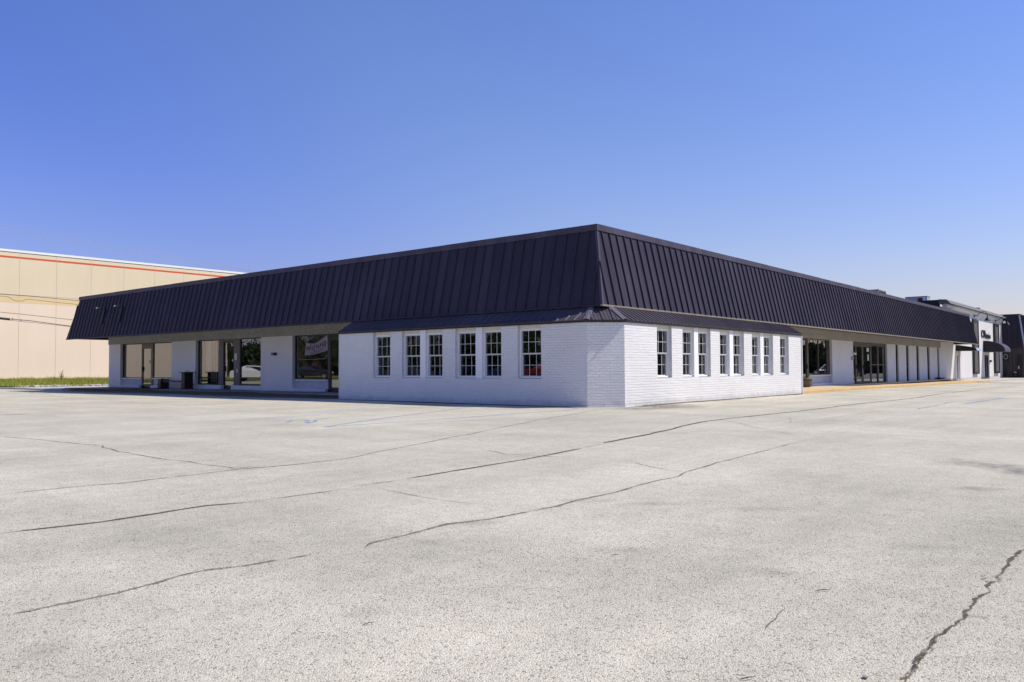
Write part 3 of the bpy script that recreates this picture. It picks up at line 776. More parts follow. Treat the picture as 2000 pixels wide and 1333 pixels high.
# ---- low ribbed metal roof over the bay
OV = .06; SLP_ = .61; RUN = .74
def bayroof():
    e2 = Vector((BL-OV, B2[1]-OV*.414, ZT+.012)); e3 = Vector((B3[0]-OV*.414, BR-OV, ZT+.012))
    def top_from(e, dx, dy): return Vector((e.x+dx, e.y+dy, e.z+SLP_*RUN))
    t2 = top_from(e2, RUN, RUN*.414); t3 = top_from(e3, RUN*.414, RUN)
    yE, xE = YB+.05, XB+.01
    # left slope
    mb = MB()
    a, b = Vector((e2.x, yE, e2.z)), Vector((t2.x, yE, t2.z)); n = Vector((-SLP_, 0, 1)).normalized()
    mb.hexa([e2-n*.03, t2-n*.03, b-n*.03, a-n*.03, e2, t2, b, a], 'metal2')
    u = e2.y+.12; al = Vector((0, 1, 0))
    while u < yE-.02:
        f = min(1, (u-e2.y)/(RUN*.414)); p = Vector((e2.x-.004, u, e2.z)); q = p+Vector((RUN, 0, SLP_*RUN))*f*.99
        w, h = .028, .022
        mb.hexa([p-al*w, q-al*w, q+al*w, p+al*w, p-al*w*.5+n*h, q-al*w*.5+n*h, q+al*w*.5+n*h, p+al*w*.5+n*h], 'metal2'); u += .305
    mb.build('bay_roof', shop)
    # right slope
    mb = MB(); n = Vector((0, -SLP_, 1)).normalized(); al = Vector((1, 0, 0))
    a, b = Vector((xE, e3.y, e3.z)), Vector((xE, t3.y, t3.z))
    mb.hexa([e3-n*.03, a-n*.03, b-n*.03, t3-n*.03, e3, a, b, t3], 'metal2')
    u = e3.x+.10
    while u < xE-.02:
        f = min(1, (u-e3.x)/(RUN*.414)); p = Vector((u, e3.y-.004, e3.z)); q = p+Vector((0, RUN, SLP_*RUN))*f*.99
        w, h = .028, .026
        mb.hexa([p-al*w, p+al*w, q+al*w, q-al*w, p-al*w*.5+n*h, p+al*w*.5+n*h, q+al*w*.5+n*h, q-al*w*.5+n*h], 'metal2'); u += .229
    mb.build('bay_roof', shop)
    # diagonal slope
    mb = MB(); nd = Vector((-.7071, -.7071, 0)); n = Vector((nd.x*SLP_, nd.y*SLP_, 1)).normalized(); al = (e3-e2).normalized()
    mb.hexa([e2-n*.03, e3-n*.03, t3-n*.03, t2-n*.03, e2, e3, t3, t2], 'metal2')
    L = (e3-e2).length; u = .06; ins = Vector((.7071*RUN, .7071*RUN, SLP_*RUN)); k = 0
    while u < L-.04:
        lim = RUN*.414; f = min(1, u/lim, (L-u)/lim); p = e2+al*u; q = p+ins*f*.97
        big = k % 3 == 1; w, h = (.03, .03) if big else (.014, .012)
        mb.hexa([p-al*w, p+al*w, q+al*w, q-al*w, p-al*w*.5+n*h, p+al*w*.5+n*h, q+al*w*.5+n*h, q-al*w*.5+n*h], 'metal2'); u += .1; k += 1
    mb.build('bay_roof', shop)
    # hip caps
    for (e, t, nl, nr) in ((e2, t2, Vector((-SLP_, 0, 1)), Vector((nd.x*SLP_, nd.y*SLP_, 1))), (e3, t3, Vector((nd.x*SLP_, nd.y*SLP_, 1)), Vector((0, -SLP_, 1)))):
        mb = MB(); d = (t-e).normalized()
        for nn, sgn in ((nl, -1), (nr, 1)):
            nn = nn.normalized(); s_ = d.cross(nn).normalized()
            if sgn*(s_.dot(al)) < 0: s_ = -s_
            up = nn*.032
            mb.face([e+Vector((0, 0, .034)), t+Vector((0, 0, .034)), t+s_*.085+up*.8, e+s_*.085+up*.8], 'hipcap')
            mb.face([e+s_*.085+up*.8, t+s_*.085+up*.8, t+s_*.085, e+s_*.085], 'hipcap')
        mb.build('hip_cap', shop, recalc=False)
    # black eave board
    mb = MB(); z0, z1 = ZT-.055, ZT+.002; q = .012
    mb.hexa([(e2.x+q, e2.y, z0), (e2.x+.05, e2.y+.02, z0), (e2.x+.05, yE, z0), (e2.x+q, yE, z0), (e2.x+q, e2.y, z1), (e2.x+.05, e2.y+.02, z1), (e2.x+.05, yE, z1), (e2.x+q, yE, z1)], 'black')
    mb.hexa([(e3.x, e3.y+q, z0), (xE, e3.y+q, z0), (xE, e3.y+.038, z0), (e3.x+.02, e3.y+.038, z0), (e3.x, e3.y+q, z1), (xE, e3.y+q, z1), (xE, e3.y+.038, z1), (e3.x+.02, e3.y+.038, z1)], 'black')
    f2, f3 = e2-nd*q, e3-nd*q; g2, g3 = e2-nd*.04, e3-nd*.04
    def zz(p, z): return (p.x, p.y, z)
    mb.hexa([zz(f2, z0), zz(f3, z0), zz(g3, z0), zz(g2, z0), zz(f2, z1), zz(f3, z1), zz(g3, z1), zz(g2, z1)], 'black')
    mb.build('eave_board', shop)
    # tan counter flashing on the right run
    mb = MB(); mb.box(t3.x-.2, xE, E0v.y+.02, E0v.y+.10, t3.z-.06, E0v.z-.05, 'trim'); mb.build('flashing', shop)
bayroof()

# ---- storefronts
def frame_grid(mb, side, u0, u1, z0, z1, d, w, m, depth=.07):
    side.box(mb, u0, u0+w, d, d+depth, z0, z1, m); side.box(mb, u1-w, u1, d, d+depth, z0, z1, m)
    side.box(mb, u0+w, u1-w, d, d+depth, z1-w, z1, m); side.box(mb, u0+w, u1-w, d, d+depth, z0, z0+w, m)
def pane(side, u0, u1, z0, z1, d, parent, m='glass'):
    g = MB(); g.face([side.pt(u0, d, z0), side.pt(u1, d, z0), side.pt(u1, d, z1), side.pt(u0, d, z1)], m); return g.build('pane', parent, recalc=False)
def fixed_window(side, u0, u1, z0, z1, d=.14, w=.045, m='bronze', bar=None, gm='glass', mull=()):
    u0, u1 = sorted((u0, u1)); f = MB(); frame_grid(f, side, u0, u1, z0, z1, d, w, m)
    if bar: side.box(f, u0+w, u1-w, d+.004, d+.066, bar-.025, bar+.025, m)
    for q in mull: side.box(f, q-.02, q+.02, d+.004, d+.066, z0+w, z1-w, m)
    o = f.build('window', shop); pane(side, u0+w, u1-w, z0+w, z1-w, d+.035, o, gm); return o
def door(side, u0, u1, z0, z1, d=.14, m='bronze', handle='lo', top=.07, stile=.055, bot=.16, gm='glass', sticker=False):
    u0, u1 = sorted((u0, u1)); f = MB()
    side.box(f, u0, u0+stile, d, d+.05, z0, z1, m); side.box(f, u1-stile, u1, d, d+.05, z0, z1, m)
    side.box(f, u0+stile, u1-stile, d, d+.05, z1-top, z1, m); side.box(f, u0+stile, u1-stile, d, d+.05, z0, z0+bot, m)
    o = f.build('door', shop); pane(side, u0+stile, u1-stile, z0+bot, z1-top, d+.025, o, gm)
    h = MB(); hu = (u0+.03) if handle == 'lo' else (u1-.03)
    side.box(h, hu-.055, hu+.055, d-.025, d-.003, z0+.86, z0+1.10, 'black'); side.box(h, hu-.012, hu+.012, d-.055, d-.026, z0+.88, z0+1.08, 'black'); h.build('handle', o)
    if sticker:
        k = MB(); c = u0+(u1-u0)*.2; side.box(k, c-.06, c+.06, d+.018, d+.022, z0+1.3, z0+1.46, 'stickerblue'); side.box(k, c-.035, c+.035, d+.014, d+.0175, z0+1.34, z0+1.42, 'paper'); k.build('sticker', o)
    return o
def riser(side, u0, u1, ztop, zmid, zbot, d, plinth_out):
    u0, u1 = sorted((u0, u1)); r = MB()
    side.box(r, u0, u1, d+.03, d+.2, zmid, ztop-.06, 'riser'); r.build('riser_panel', shop)
    r = MB(); side.box(r, u0-.005, u1+.005, d-.06, d+.1, ztop-.055, ztop, 'vinyl'); r.build('sill', shop)
    r = MB(); side.box(r, u0, u1, plinth_out, d+.2, zbot-.2, zmid, 'brick_smooth'); r.build('plinth', shop)
dL = .14
def uL(px): return SL.u(px, dL)
# opening A
z_s, z_m = .65, .26
fixed_window(SL, uL(277.3), A1-.004, z_s, ZB, dL); fixed_window(SL, A0+.004, uL(299), z_s, ZB, dL)
door(SL, uL(295.8), uL(278.5), .17, ZB-.24, dL, handle='hi', sticker=True)
each('door_frame', shop, SL, [(uL(299)+.004, uL(295.8)-.004, dL-.01, dL+.1, .1, ZB, 'bronze'), (uL(278.5)+.004, uL(277.3)-.004, dL-.01, dL+.1, .1, ZB, 'bronze'), (uL(295.8), uL(278.5), dL-.008, dL+.1, ZB-.236, ZB, 'bronze')])
riser(SL, uL(277.5), A1-.004, z_s, z_m, .1, dL, -.02); riser(SL, A0+.004, uL(299), z_s, z_m, .1, dL, -.02)
# opening B
zb = .375
fixed_window(SL, uL(427.5), B1-.004, zb, ZB, dL, bar=.71); fixed_window(SL, B0+.004, uL(469), zb, ZB, dL, bar=.71)
door(SL, uL(457), uL(437), .16, ZB-.11, dL+.02, handle='hi', sticker=True)
each('door_panel', shop, SL, [(uL(436.9)+.004, uL(427.5)-.004, dL-.02, dL+.1, zb-.02, ZB, 'greypanel'), (uL(469)+.004, uL(457.1)-.004, dL-.02, dL+.1, zb-.02, ZB, 'greypanel'), (uL(457), uL(437), dL-.018, dL+.1, ZB-.106, ZB, 'greypanel')])
mb = MB(); SL.box(mb, uL(437), B1-.004, -.02, dL+.2, -.1, zb-.03, 'brick_smooth'); mb.build('plinth', shop)
mb = MB(); SL.box(mb, B0+.004, uL(457), -.02, dL+.2, -.1, zb-.03, 'brick_smooth'); mb.build('plinth', shop)
c = uL(462); mb = MB(); SL.box(mb, c-.09, c+.09, dL-.05, dL-.021, 1.55, 1.86, 'cream'); mb.build('notice_plate', shop)
c = uL(465); mb = MB(); SL.box(mb, c-.05, c+.05, dL-.05, dL-.021, .95, 1.13, 'cream'); mb.build('notice_plate', shop)
for k in range(7):
    u = uL(394)-.05-k*.15; each('blind_slat', shop, None, [(WL+dL+.25, WL+dL+.26, u-(.06 if k < 3 else .02), u+(.06 if k < 3 else .02), 1.05 if k < 3 else .5, 2.55, 'blind')])
# opening C
fixed_window(SL, uL(641.5), C1-.004, z_s, ZB, dL)
door(SL, uL(645)-1.02, uL(645), .16, ZB-.2, dL, handle='lo')
each('door_frame', shop, SL, [(uL(645)+.004, uL(641.5)-.004, dL-.01, dL+.1, .1, ZB, 'bronze'), (uL(645)-1.02, uL(645), dL-.008, dL+.1, ZB-.196, ZB, 'bronze'), (C0, uL(645)-1.024, dL-.01, dL+.1, .1, ZB, 'bronze')])
riser(SL, uL(641.5), C1-.004, z_s, z_m, .1, dL, -.02)
# right run, opening D: door beside a sill window
dR = .13
def uR(px): return SR.u(px, dR)
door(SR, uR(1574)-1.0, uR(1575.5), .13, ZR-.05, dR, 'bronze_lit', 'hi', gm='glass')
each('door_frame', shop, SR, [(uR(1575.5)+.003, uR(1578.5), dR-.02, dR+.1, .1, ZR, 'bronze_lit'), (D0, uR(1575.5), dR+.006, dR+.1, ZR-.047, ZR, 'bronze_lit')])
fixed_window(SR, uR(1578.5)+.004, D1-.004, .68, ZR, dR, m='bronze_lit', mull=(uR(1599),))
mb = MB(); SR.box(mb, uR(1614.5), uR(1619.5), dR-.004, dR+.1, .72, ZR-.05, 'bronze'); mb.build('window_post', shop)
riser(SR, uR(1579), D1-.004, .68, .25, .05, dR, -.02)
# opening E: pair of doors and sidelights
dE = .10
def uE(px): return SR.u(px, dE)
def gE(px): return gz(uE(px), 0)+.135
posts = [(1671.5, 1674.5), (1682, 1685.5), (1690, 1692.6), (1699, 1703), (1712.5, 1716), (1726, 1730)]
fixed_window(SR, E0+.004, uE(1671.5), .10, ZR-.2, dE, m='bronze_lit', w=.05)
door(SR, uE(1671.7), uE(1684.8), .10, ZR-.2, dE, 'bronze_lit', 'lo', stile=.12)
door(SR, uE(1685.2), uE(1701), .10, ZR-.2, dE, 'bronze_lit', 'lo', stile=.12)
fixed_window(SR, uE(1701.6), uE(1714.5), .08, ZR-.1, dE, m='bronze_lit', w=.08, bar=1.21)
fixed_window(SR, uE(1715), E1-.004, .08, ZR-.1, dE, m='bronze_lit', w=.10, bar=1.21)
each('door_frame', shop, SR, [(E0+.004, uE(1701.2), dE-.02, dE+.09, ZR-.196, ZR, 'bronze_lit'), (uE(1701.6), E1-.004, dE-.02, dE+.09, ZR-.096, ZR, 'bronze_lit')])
u = uE(1695.5); mb = MB(); SR.box(mb, u-.22, u+.22, dE+.01, dE+.018, 1.98, 2.2, 'paper'); mb.build('notice_plate', shop)
u = uE(1696); mb = MB(); SR.box(mb, u-.12, u+.12, dE+.01, dE+.018, 1.45, 1.82, 'paper'); mb.build('notice_plate', shop)
for a, b in slits: fixed_window(SR, a+.004, b-.004, -.05, ZR, .08, .03, 'bronze', bar=1.07, gm='glass_dark')

# ================================================================== fixtures on the shop
def fixture_lamp(px, py, name, label):
    u = SL.u(px); z = SL.z(px, py); t = thing(name, label, 'wall lamp', (WL, u, z))
    m = MB(); SL.box(m, u-.15, u+.15, -.11, -.002, z-.06, z+.06, 'black'); m.build('housing', t, bevel=.008)
    m = MB(); SL.box(m, u+.02, u+.09, -.114, -.1105, z-.04, z+.0, 'white'); m.build('lens', t)
    return t
fixture_lamp(536.8, 692, 'wall_lamp', 'small black box lamp on the white brick pier left of the banner window')
# sign floodlights on the left mansard
def sign_light(px_head, py_head, px_arm, py_arm, px_bot, py_bot, label):
    b = at(px_arm, py_arm, 'x', 1.25); t = thing('sign_light', label, 'sign light', b, 'black arm lights on the mansard')
    f = lambda z: E0v.x+(T0.x-E0v.x)*(z-E0v.z)/(ZF-E0v.z)
    top = at(px_arm, py_arm, 'x', 1.3); xr = f(top.z)
    base = Vector((xr-.06, top.y, top.z)); hd = at(px_head, py_head, 'x', .8)
    m = MB(); m.tube([base+Vector((.08, 0, 0)), base, base+Vector((-.25, .1, .01)), Vector((.85, hd.y, top.z+.0))], .022, 'black', 6); m.build('arm', t)
    m = MB(); m.box(.72, .90, hd.y-.11, hd.y+.11, top.z-.05, top.z+.04, 'black'); m.box(.715, .72, hd.y-.09, hd.y+.09, top.z-.03, top.z+.03, 'steel'); m.build('lamp_head', t, bevel=.01)
    bt = at(px_bot, py_bot, 'x', 1.15); m = MB(); x0 = f(bt.z)
    m.hexa([(x0-.10, bt.y-.035, bt.z), (x0-.02, bt.y-.035, bt.z), (x0-.02, bt.y+.035, bt.z), (x0-.10, bt.y+.035, bt.z),
            (xr-.10, bt.y-.035, top.z), (xr-.02, bt.y-.035, top.z), (xr-.02, bt.y+.035, top.z), (xr-.10, bt.y+.035, top.z)], 'black'); m.build('back_plate', t)
sign_light(192, 604, 203, 604, 198, 633, 'black arm light on the mansard nearest its left end')
sign_light(227, 600, 238.5, 600, 232, 629.5, 'black arm light on the mansard, second from its left end')
m = MB(); p = at(205, 626, 'x', 1.16); q = at(218, 626.5, 'x', 1.16)
m.tube([Vector((1.10, p.y, p.z)), Vector((1.08, (p.y+q.y)/2, p.z+.05)), Vector((1.12, q.y, q.z))], .012, 'black', 6)
tag(m.build('cable', loc=(1.1, p.y, p.z)), 'short black cable looping across the mansard between the two arm lights', 'cable')

# banner hanging inside the window
def banner():
    x = WL+dL+.10
    yl, yr = SL.u(597.5, dL+.1), SL.u(638, dL+.1)
    t = thing('banner', 'sagging lilac banner with mirrored purple lettering inside the left front window', 'banner', (x, (yl+yr)/2, 1.9))
    def top(u):   # u 0 (left in view) .. 1 ; sag curve in z
        return 2.235 + .33*u**2.2 - .06*math.sin(math.pi*u)
    def bot(u): return 1.70 + .20*u**2
    m = MB(); N = 24; prev = None
    def X(u): return x + .03*math.sin(u*7)
    for k in range(N):
        a, b = k/N, (k+1)/N
        ya, yb = yl+(yr-yl)*a, yl+(yr-yl)*b
        def sh(u, v): return (yl+(yr-yl)*u) + (.18*(1-v))*(u-.55)*-.9
        m.face([(X(a), sh(a, 0), bot(a)), (X(b), sh(b, 0), bot(b)), (X(b), sh(b, 1), top(b)), (X(a), sh(a, 1), top(a))], 'lilac')
    m.build('cloth', t, smooth=True)
    def text(s, size, u, v, w):
        cu = bpy.data.curves.new('lettering', 'FONT'); cu.body = s; cu.size = size; cu.align_x = 'CENTER'; cu.extrude = .001
        o = bpy.data.objects.new('tmp', cu); COL.objects.link(o)
        dg = bpy.context.evaluated_depsgraph_get(); dg.update()
        me = bpy.data.meshes.new_from_object(o.evaluated_get(dg)); bpy.data.objects.remove(o)
        wd = max(v_.co.x for v_ in me.vertices)-min(v_.co.x for v_ in me.vertices)
        for v_ in me.vertices:
            lx = v_.co.x*w/wd
            uu = u - lx/abs(yl-yr)            # mirrored: reads backwards from outside
            z = bot(uu)+(top(uu)-bot(uu))*v + v_.co.y
            y = yl+(yr-yl)*uu
            v_.co = Vector((X(uu)-.006, y, z)) - t.location
        me.materials.clear(); me.materials.append(M['purple'])
        o = bpy.data.objects.new('lettering', me); COL.objects.link(o); o.parent = t
    text('purple', .36, .48, .42, 1.35)
    for v, w in ((.24, 1.05), (.12, .85)):   # two illegible small lines: thin rows of dashes
        m = MB(); n = 11
        for k in range(n):
            uu = .48 + (k/(n-1)-.5)*w/abs(yl-yr); y = yl+(yr-yl)*uu; z = bot(uu)+(top(uu)-bot(uu))*v
            m.box(X(uu)-.008, X(uu)-.004, y-.03, y+.03, z-.012, z+.012, 'purple')
        m.build('small_print', t)
banner()
p0, p1 = SL.u(578, dL+.12), SL.u(639, dL+.12); x = WL+dL+.12; m = MB()
m.tube([(x, p0, 1.72), (x, p0-.1, 1.60), (x, p0-.2, 1.54), (x, (p0+p1)/2, 1.515), (x, p1+.15, 1.54), (x, p1+.05, 1.62), (x, p1, 1.70)], .013, 'white', 6)
tag(m.build('rope', loc=(x, p0, 1.6)), 'white rope strung across the window below the lilac banner', 'rope')

# planter bench
def planter_bench():
    z0 = gz(1.2, 27)+.167; y_t0, y_t1 = SL.u(354, -.75, 740), SL.u(375, -.75, 740); y_s0, y_s1 = SL.u(308, -.75, 740), SL.u(329, -.75, 740)
    xc = WL-.75; t = thing('planter_bench', 'black bench between a tall and a short planter box on the shaded sidewalk', 'bench', (xc, (y_t1+y_s0)/2, z0))
    y_t1 = y_t0-.32; y_s1 = y_s0-.32
    for (ya, yb, h, lip) in ((y_t0, y_t1, .82, .07), (y_s0, y_s1, .46, .0)):
        ya, yb = sorted((ya, yb)); m = MB()
        m.box(xc, xc+.45, ya, yb, z0, z0+h, 'black'); o = m.build('planter_box', t, bevel=.01)
        m = MB(); m.box(xc-.03-lip, xc+.48+lip, ya-.03-lip, yb+.03+lip, z0+h, z0+h+.03, 'black'); m.build('rim', o)
        m = MB()
        for zz in (.02, .2): m.box(xc-.022, xc+.472, ya-.022, yb+.022, z0+zz, z0+zz+.05, 'reddark')
        m.build('band', o)
        m = MB(); m.face([(xc+.05, ya+.05, z0+h+.035), (xc+.40, ya+.05, z0+h+.035), (xc+.40, yb-.05, z0+h+.035), (xc+.05, yb-.05, z0+h+.035)], 'soil')
        for k in range(7):
            px_, py_ = xc+R.uniform(.1, .35), R.uniform(ya+.1, yb-.1); m.tube([(px_, py_, z0+h+.02), (px_+R.uniform(-.05, .05), py_+R.uniform(-.05, .05), z0+h+R.uniform(.06, .14))], .006, 'twig', 4)
        m.build('soil', o)
    ya, yb = sorted((y_t0, y_s1)); m = MB()
    for k in range(2): m.box(xc+.06+k*.17, xc+.06+k*.17+.15, ya+.001, yb-.001, z0+.34, z0+.42, 'black')
    m.build('seat', t)
planter_bench()

# barrel planter by the right door
def barrel():
    c = (SR.u(1571, -.45, 745), WR-.45); z0 = gz(c[0], 0)+.147
    t = thing('barrel_planter', 'olive half barrel planter behind the right end of the brick bay', 'planter', (c[0], c[1], z0))
    m = MB(); m.lathe([(.26, 0), (.30, .12), (.34, .3), (.36, .42), (.33, .42), (.32, .36), (.0, .36)], (c[0], c[1], z0), 'potclay', 24); o = m.build('pot', t, smooth=True)
    m = MB()
    for zz, rr in ((.08, .294), (.33, .352)): m.lathe([(rr-.01, zz), (rr, zz), (rr+.006, zz+.045), (rr-.01, zz+.045)], (c[0], c[1], z0), 'bronze', 24)
    m.build('hoop', t)
    m = MB(); m.lathe([(.315, .36), (.315, .385), (0.001, .39)], (c[0], c[1], z0), 'soil', 20); m.build('soil', t)
barrel()
# white floodlight and meter box on the pier edge
u = SR.u(1665.8); t = thing('flood_light', 'white twin floodlight on the brick pier beside the glass double doors', 'flood light', (u, WR, 1.83))
m = MB(); m.box(u-.14, u+.10, WR-.05, WR-.002, 1.78, 1.90, 'white'); m.build('back_plate', t)
for s in (-.1, .08): m = MB(); m.lathe([(.03, 0), (.055, .03), (.06, .12), (.05, .125)], (u+s, WR-.12, 1.76), 'white', 12); m.build('lamp_head', t, smooth=True)
u = SR.u(1663.8); t = thing('key_box', 'small grey box on the brick pier below the white floodlight', 'key box', (u, WR, 1.58))
m = MB(); m.box(u-.14, u+.10, WR-.08, WR-.002, 1.48, 1.66, 'silver'); m.build('box', t, bevel=.01); m = MB(); m.box(u-.13, u+.09, WR-.085, WR-.0805, 1.49, 1.65, 'steel'); m.build('lid', t)
# low black box near the end of the right wall
u0, u1 = SR.u(1836.5, -.35, 740), SR.u(1844, -.35, 740); z0 = gz(u0, 0)+.147
t = thing('litter_box', 'low black box with a pale hollow front by the far end of the slit windows', 'box', ((u0+u1)/2, WR-.35, z0))
m = MB(); L_ = u1-u0; m.box(u0+L_*.12, u0+L_*.38, WR-.35, WR-.05, z0, z0+.17, 'black'); m.box(u0+L_*.68, u0+L_*.9, WR-.35, WR-.05, z0, z0+.17, 'black'); m.box(u0+L_*.38, u0+L_*.68, WR-.20, WR-.05, z0, z0+.17, 'white'); m.build('body', t)
m = MB(); m.box(u0, u1, WR-.4, WR-.03, z0+.171, z0+.23, 'black'); m.build('lid', t)

# roof units
def ac_unit(pxc, py, y0, pxl, pxr, name, label, mats):
    c = at(pxc, py, 'y', y0); xr = RX(pxr, y0, py); yl = None
    # the side facing west runs away from the corner along +y
    d = at(pxl, py+2, 'x', c.x); y1 = d.y
    z1 = c.z; z0 = 5.0
    t = thing(name, label, 'roof unit', (c.x, y0, z0), 'air conditioning units on the flat roof')
    m = MB(); m.box(c.x, xr, y0, y1, z0+.12, z1-.05, mats[0]); m.build('cabinet', t)
    m = MB(); m.box(c.x-.04, xr+.04, y0-.04, y1+.04, z1-.048, z1, mats[1]); m.build('lid', t)
    m = MB(); m.box(c.x+.1, xr-.1, y0+.1, y1-.1, z0, z0+.12, 'black'); m.build('base', t)
    return c, xr, y1, z1, t
c, xr, y1, z1, t = ac_unit(1716, 565.3, 7.0, 1695, 1730, 'rooftop_unit', 'grey louvred roof unit, the smaller one nearer the street corner', ('silver', 'cream'))
m = MB()
for k in range(9): u = c.x+.15+(xr-c.x-.3)*k/8; m.box(u-.03, u+.03, 6.94, 6.996, 5.3, z1-.15, 'bronze')
m.box(c.x-.03, c.x-.004, 7.3, y1-.3, 5.3, z1-.15, 'bronze'); m.build('grille_and_shade', t)  # slats, plus a dark sheet painting the shade of the west face
c, xr, y1, z1, t = ac_unit(1810.5, 578.3, 9.0, 1768, 1816.5, 'rooftop_unit', 'long blue grey roof unit with a dark hatch beside the white building', ('bluegrey', 'silver'))
L = y1-9.0
m = MB(); m.box(c.x-.03, c.x-.004, 9+L*.22, 9+L*.42, 5.3, z1-.2, 'reddark'); m.build('hatch', t)
m = MB(); m.box(c.x-.03, c.x-.004, 9+L*.06, 9+L*.18, 5.2, z1-.1, 'white'); m.build('panel', t)

# ================================================================== WHITE NEIGHBOUR
XE = SR.u(1958); WT = 6.36
nb = thing('white_building', 'taller white rendered shop front with long dark shutters and two black awnings', 'building', (XW, WR, 0))
d1 = (SR.u(1868.6), SR.u(1875.2)); d2 = (SR.u(1923), SR.u(1932))
mb = MB(); SR.wall(mb, XW+.001, XE, -.5, 5.75, [(d1[0], d1[1], -.6, 2.16), (d2[0], d2[1], -.6, 2.16)], .3, 'brick_far', 'jamb'); mb.build('wall', nb)
each('wall', nb, None, [(XW+.001, XW+.3, WR+.301, 26, 3.3, 5.75, 'brick_far'), (XE-.3, XE, WR+.301, 26, -.4, 5.75, 'brick_far'), (XW+.301, XE-.301, 25.7, 26, -.4, 5.75, 'brick_far')])
mb = MB(); mb.box(XW-.02, XE, WR-.14, WR+.2, 5.752, 6.03, 'vinyl'); mb.build('parapet_band', nb)
mb = MB(); mb.prism([(WR-.45, 6.03), (WR-.40, 6.03), (WR+.4, 6.032), (WR+.4, 6.40), (WR-.15, 6.36)], 'x', XW-.25, XE+.1, 'tarcoping'); mb.build('coping', nb)
each('side_fascia', nb, None, [(XW-.25, XW+.25, WR+1.81, 26.2, 5.3, 6.20, 'black'), (XW-.3, XW+.25, WR+.41, WR+1.8, 5.62, 6.36, 'black')])
mb = MB(); mb.box(XW+.3, XE-.3, WR+.4, 25.7, 5.76, 5.86, 'soffit'); mb.build('roof_deck', nb)
mb = MB(); mb.face([(XW+.3, WR+.3, -.09), (XE-.3, WR+.3, -.09), (XE-.3, 25, -.09), (XW+.3, 25, -.09)], 'intfloor'); mb.build('floor', nb)
mb = MB(); mb.box(SR.u(1911)-.1, SR.u(1911)+.9, WR-.1, WR+.3, 6.40, 6.47, 'black'); mb.build('roof_cap', nb)
def far_door(u, z0, z1, m, gm):
    f = MB(); frame_grid(f, SR, u[0]+.004, u[1]-.004, z0, z1, .1, .16, m); o = f.build('door', nb)
    g = MB(); g.face([SR.pt(u[0]+.16, .14, z0+.16), SR.pt(u[1]-.16, .14, z0+.16), SR.pt(u[1]-.16, .14, z1-.16), SR.pt(u[0]+.16, .14, z1-.16)], gm); g.build('pane', o, recalc=False)
    h = MB(); SR.box(h, u[0]+.2, u[0]+.34, .05, .095, .85, 1.15, 'steel'); h.build('handle', o)
far_door(d1, -.1, 2.14, 'vinyl', 'glass_dark'); far_door(d2, -.1, 2.14, 'bronze', 'glass_dark')
mb = MB(); SR.box(mb, d1[0]-.55, d1[0]-.02, -.02, -.002, -.12, 2.2, 'vinyl'); mb.build('door_frame', nb)
for pa, pb, zt, zb_ in ((1899.3, 1908.8, None, None), (1940.8, 1949.0, None, None)):
    a, b = SR.u(pa), SR.u(pb); z1 = SR.z((pa+pb)/2, 625.5 if pa < 1920 else 634); z0 = SR.z((pa+pb)/2, 731 if pa < 1920 else 729.5)
    f = MB(); frame_grid(f, SR, a, b, z0, z1, -.18, .2, 'bronze', .17); o = f.build('window', nb)
    m = MB()
    for k in range(3):
        q = a+.2+(b-a-.4)*k/3; SR.box(m, q+.05, q+(b-a-.4)/3-.05, -.13, -.03, z0+.2, z1-.2, 'greypanel')
    m.build('shutter', o)
    m = MB(); m.face([SR.pt(a+.2, -.02, z0+.2), SR.pt(b-.2, -.02, z0+.2), SR.pt(b-.2, -.02, z1-.2), SR.pt(a+.2, -.02, z1-.2)], 'black'); m.build('backing', o)
# awnings
a, b = SR.u(1878.5), SR.u(1900); zt = SR.z(1870, 672); PR = 1.55
t = thing('awning', 'flat black canopy over the white framed door, half hidden by the black mansard', 'awning', (a, WR, zt), 'black awnings on the white building')
xa, xb = d1[0]-.35, d1[1]+.35; z0 = 2.36
m = MB(); m.prism([(WR-.002, z0), (WR-PR, z0), (WR-PR+.12, z0+.24), (WR-.002, z0+.5)], 'x', xa, xb, 'black'); m.build('canopy', t)
m = MB(); m.prism([(WR-PR-.012, z0), (WR-PR-.002, z0), (WR-PR+.118, z0+.24), (WR-PR+.108, z0+.24)], 'x', xa, xb, 'bluegrey'); m.build('valance', t)
xa, xb = d2[0]-.55, d2[1]+.25; zb_ = SR.z(1922, 688); zt = SR.z(1922, 666.5); PR = 1.75
t = thing('awning', 'black barrel awning with a curved top over the far door below the lettering', 'awning', (xa, WR, zb_), 'black awnings on the white building')
prof = [(WR-.002, zb_)] + [(WR-PR*math.cos(q*math.pi/20), zb_+.12+(zt-zb_-.12)*math.sin(q*math.pi/20)) for q in range(0, 11)]
prof[1:1] = [(WR-PR, zb_)]; prof[-1] = (WR-.002, zt)
m = MB(); m.prism(prof, 'x', xa, xb, 'black'); m.build('canopy', t)
m = MB(); arc = prof[1:]
for p, q in zip(arc[:-1], arc[1:]):
    m.face([(xa-.01, p[0]-.012, p[1]+.012), (xb+.01, p[0]-.012, p[1]+.012), (xb+.01, q[0]-.012 if q[0] < WR-.1 else q[0], q[1]+.012), (xa-.01, q[0]-.012 if q[0] < WR-.1 else q[0], q[1]+.012)], 'coping')
m.build('cover', t, recalc=False)
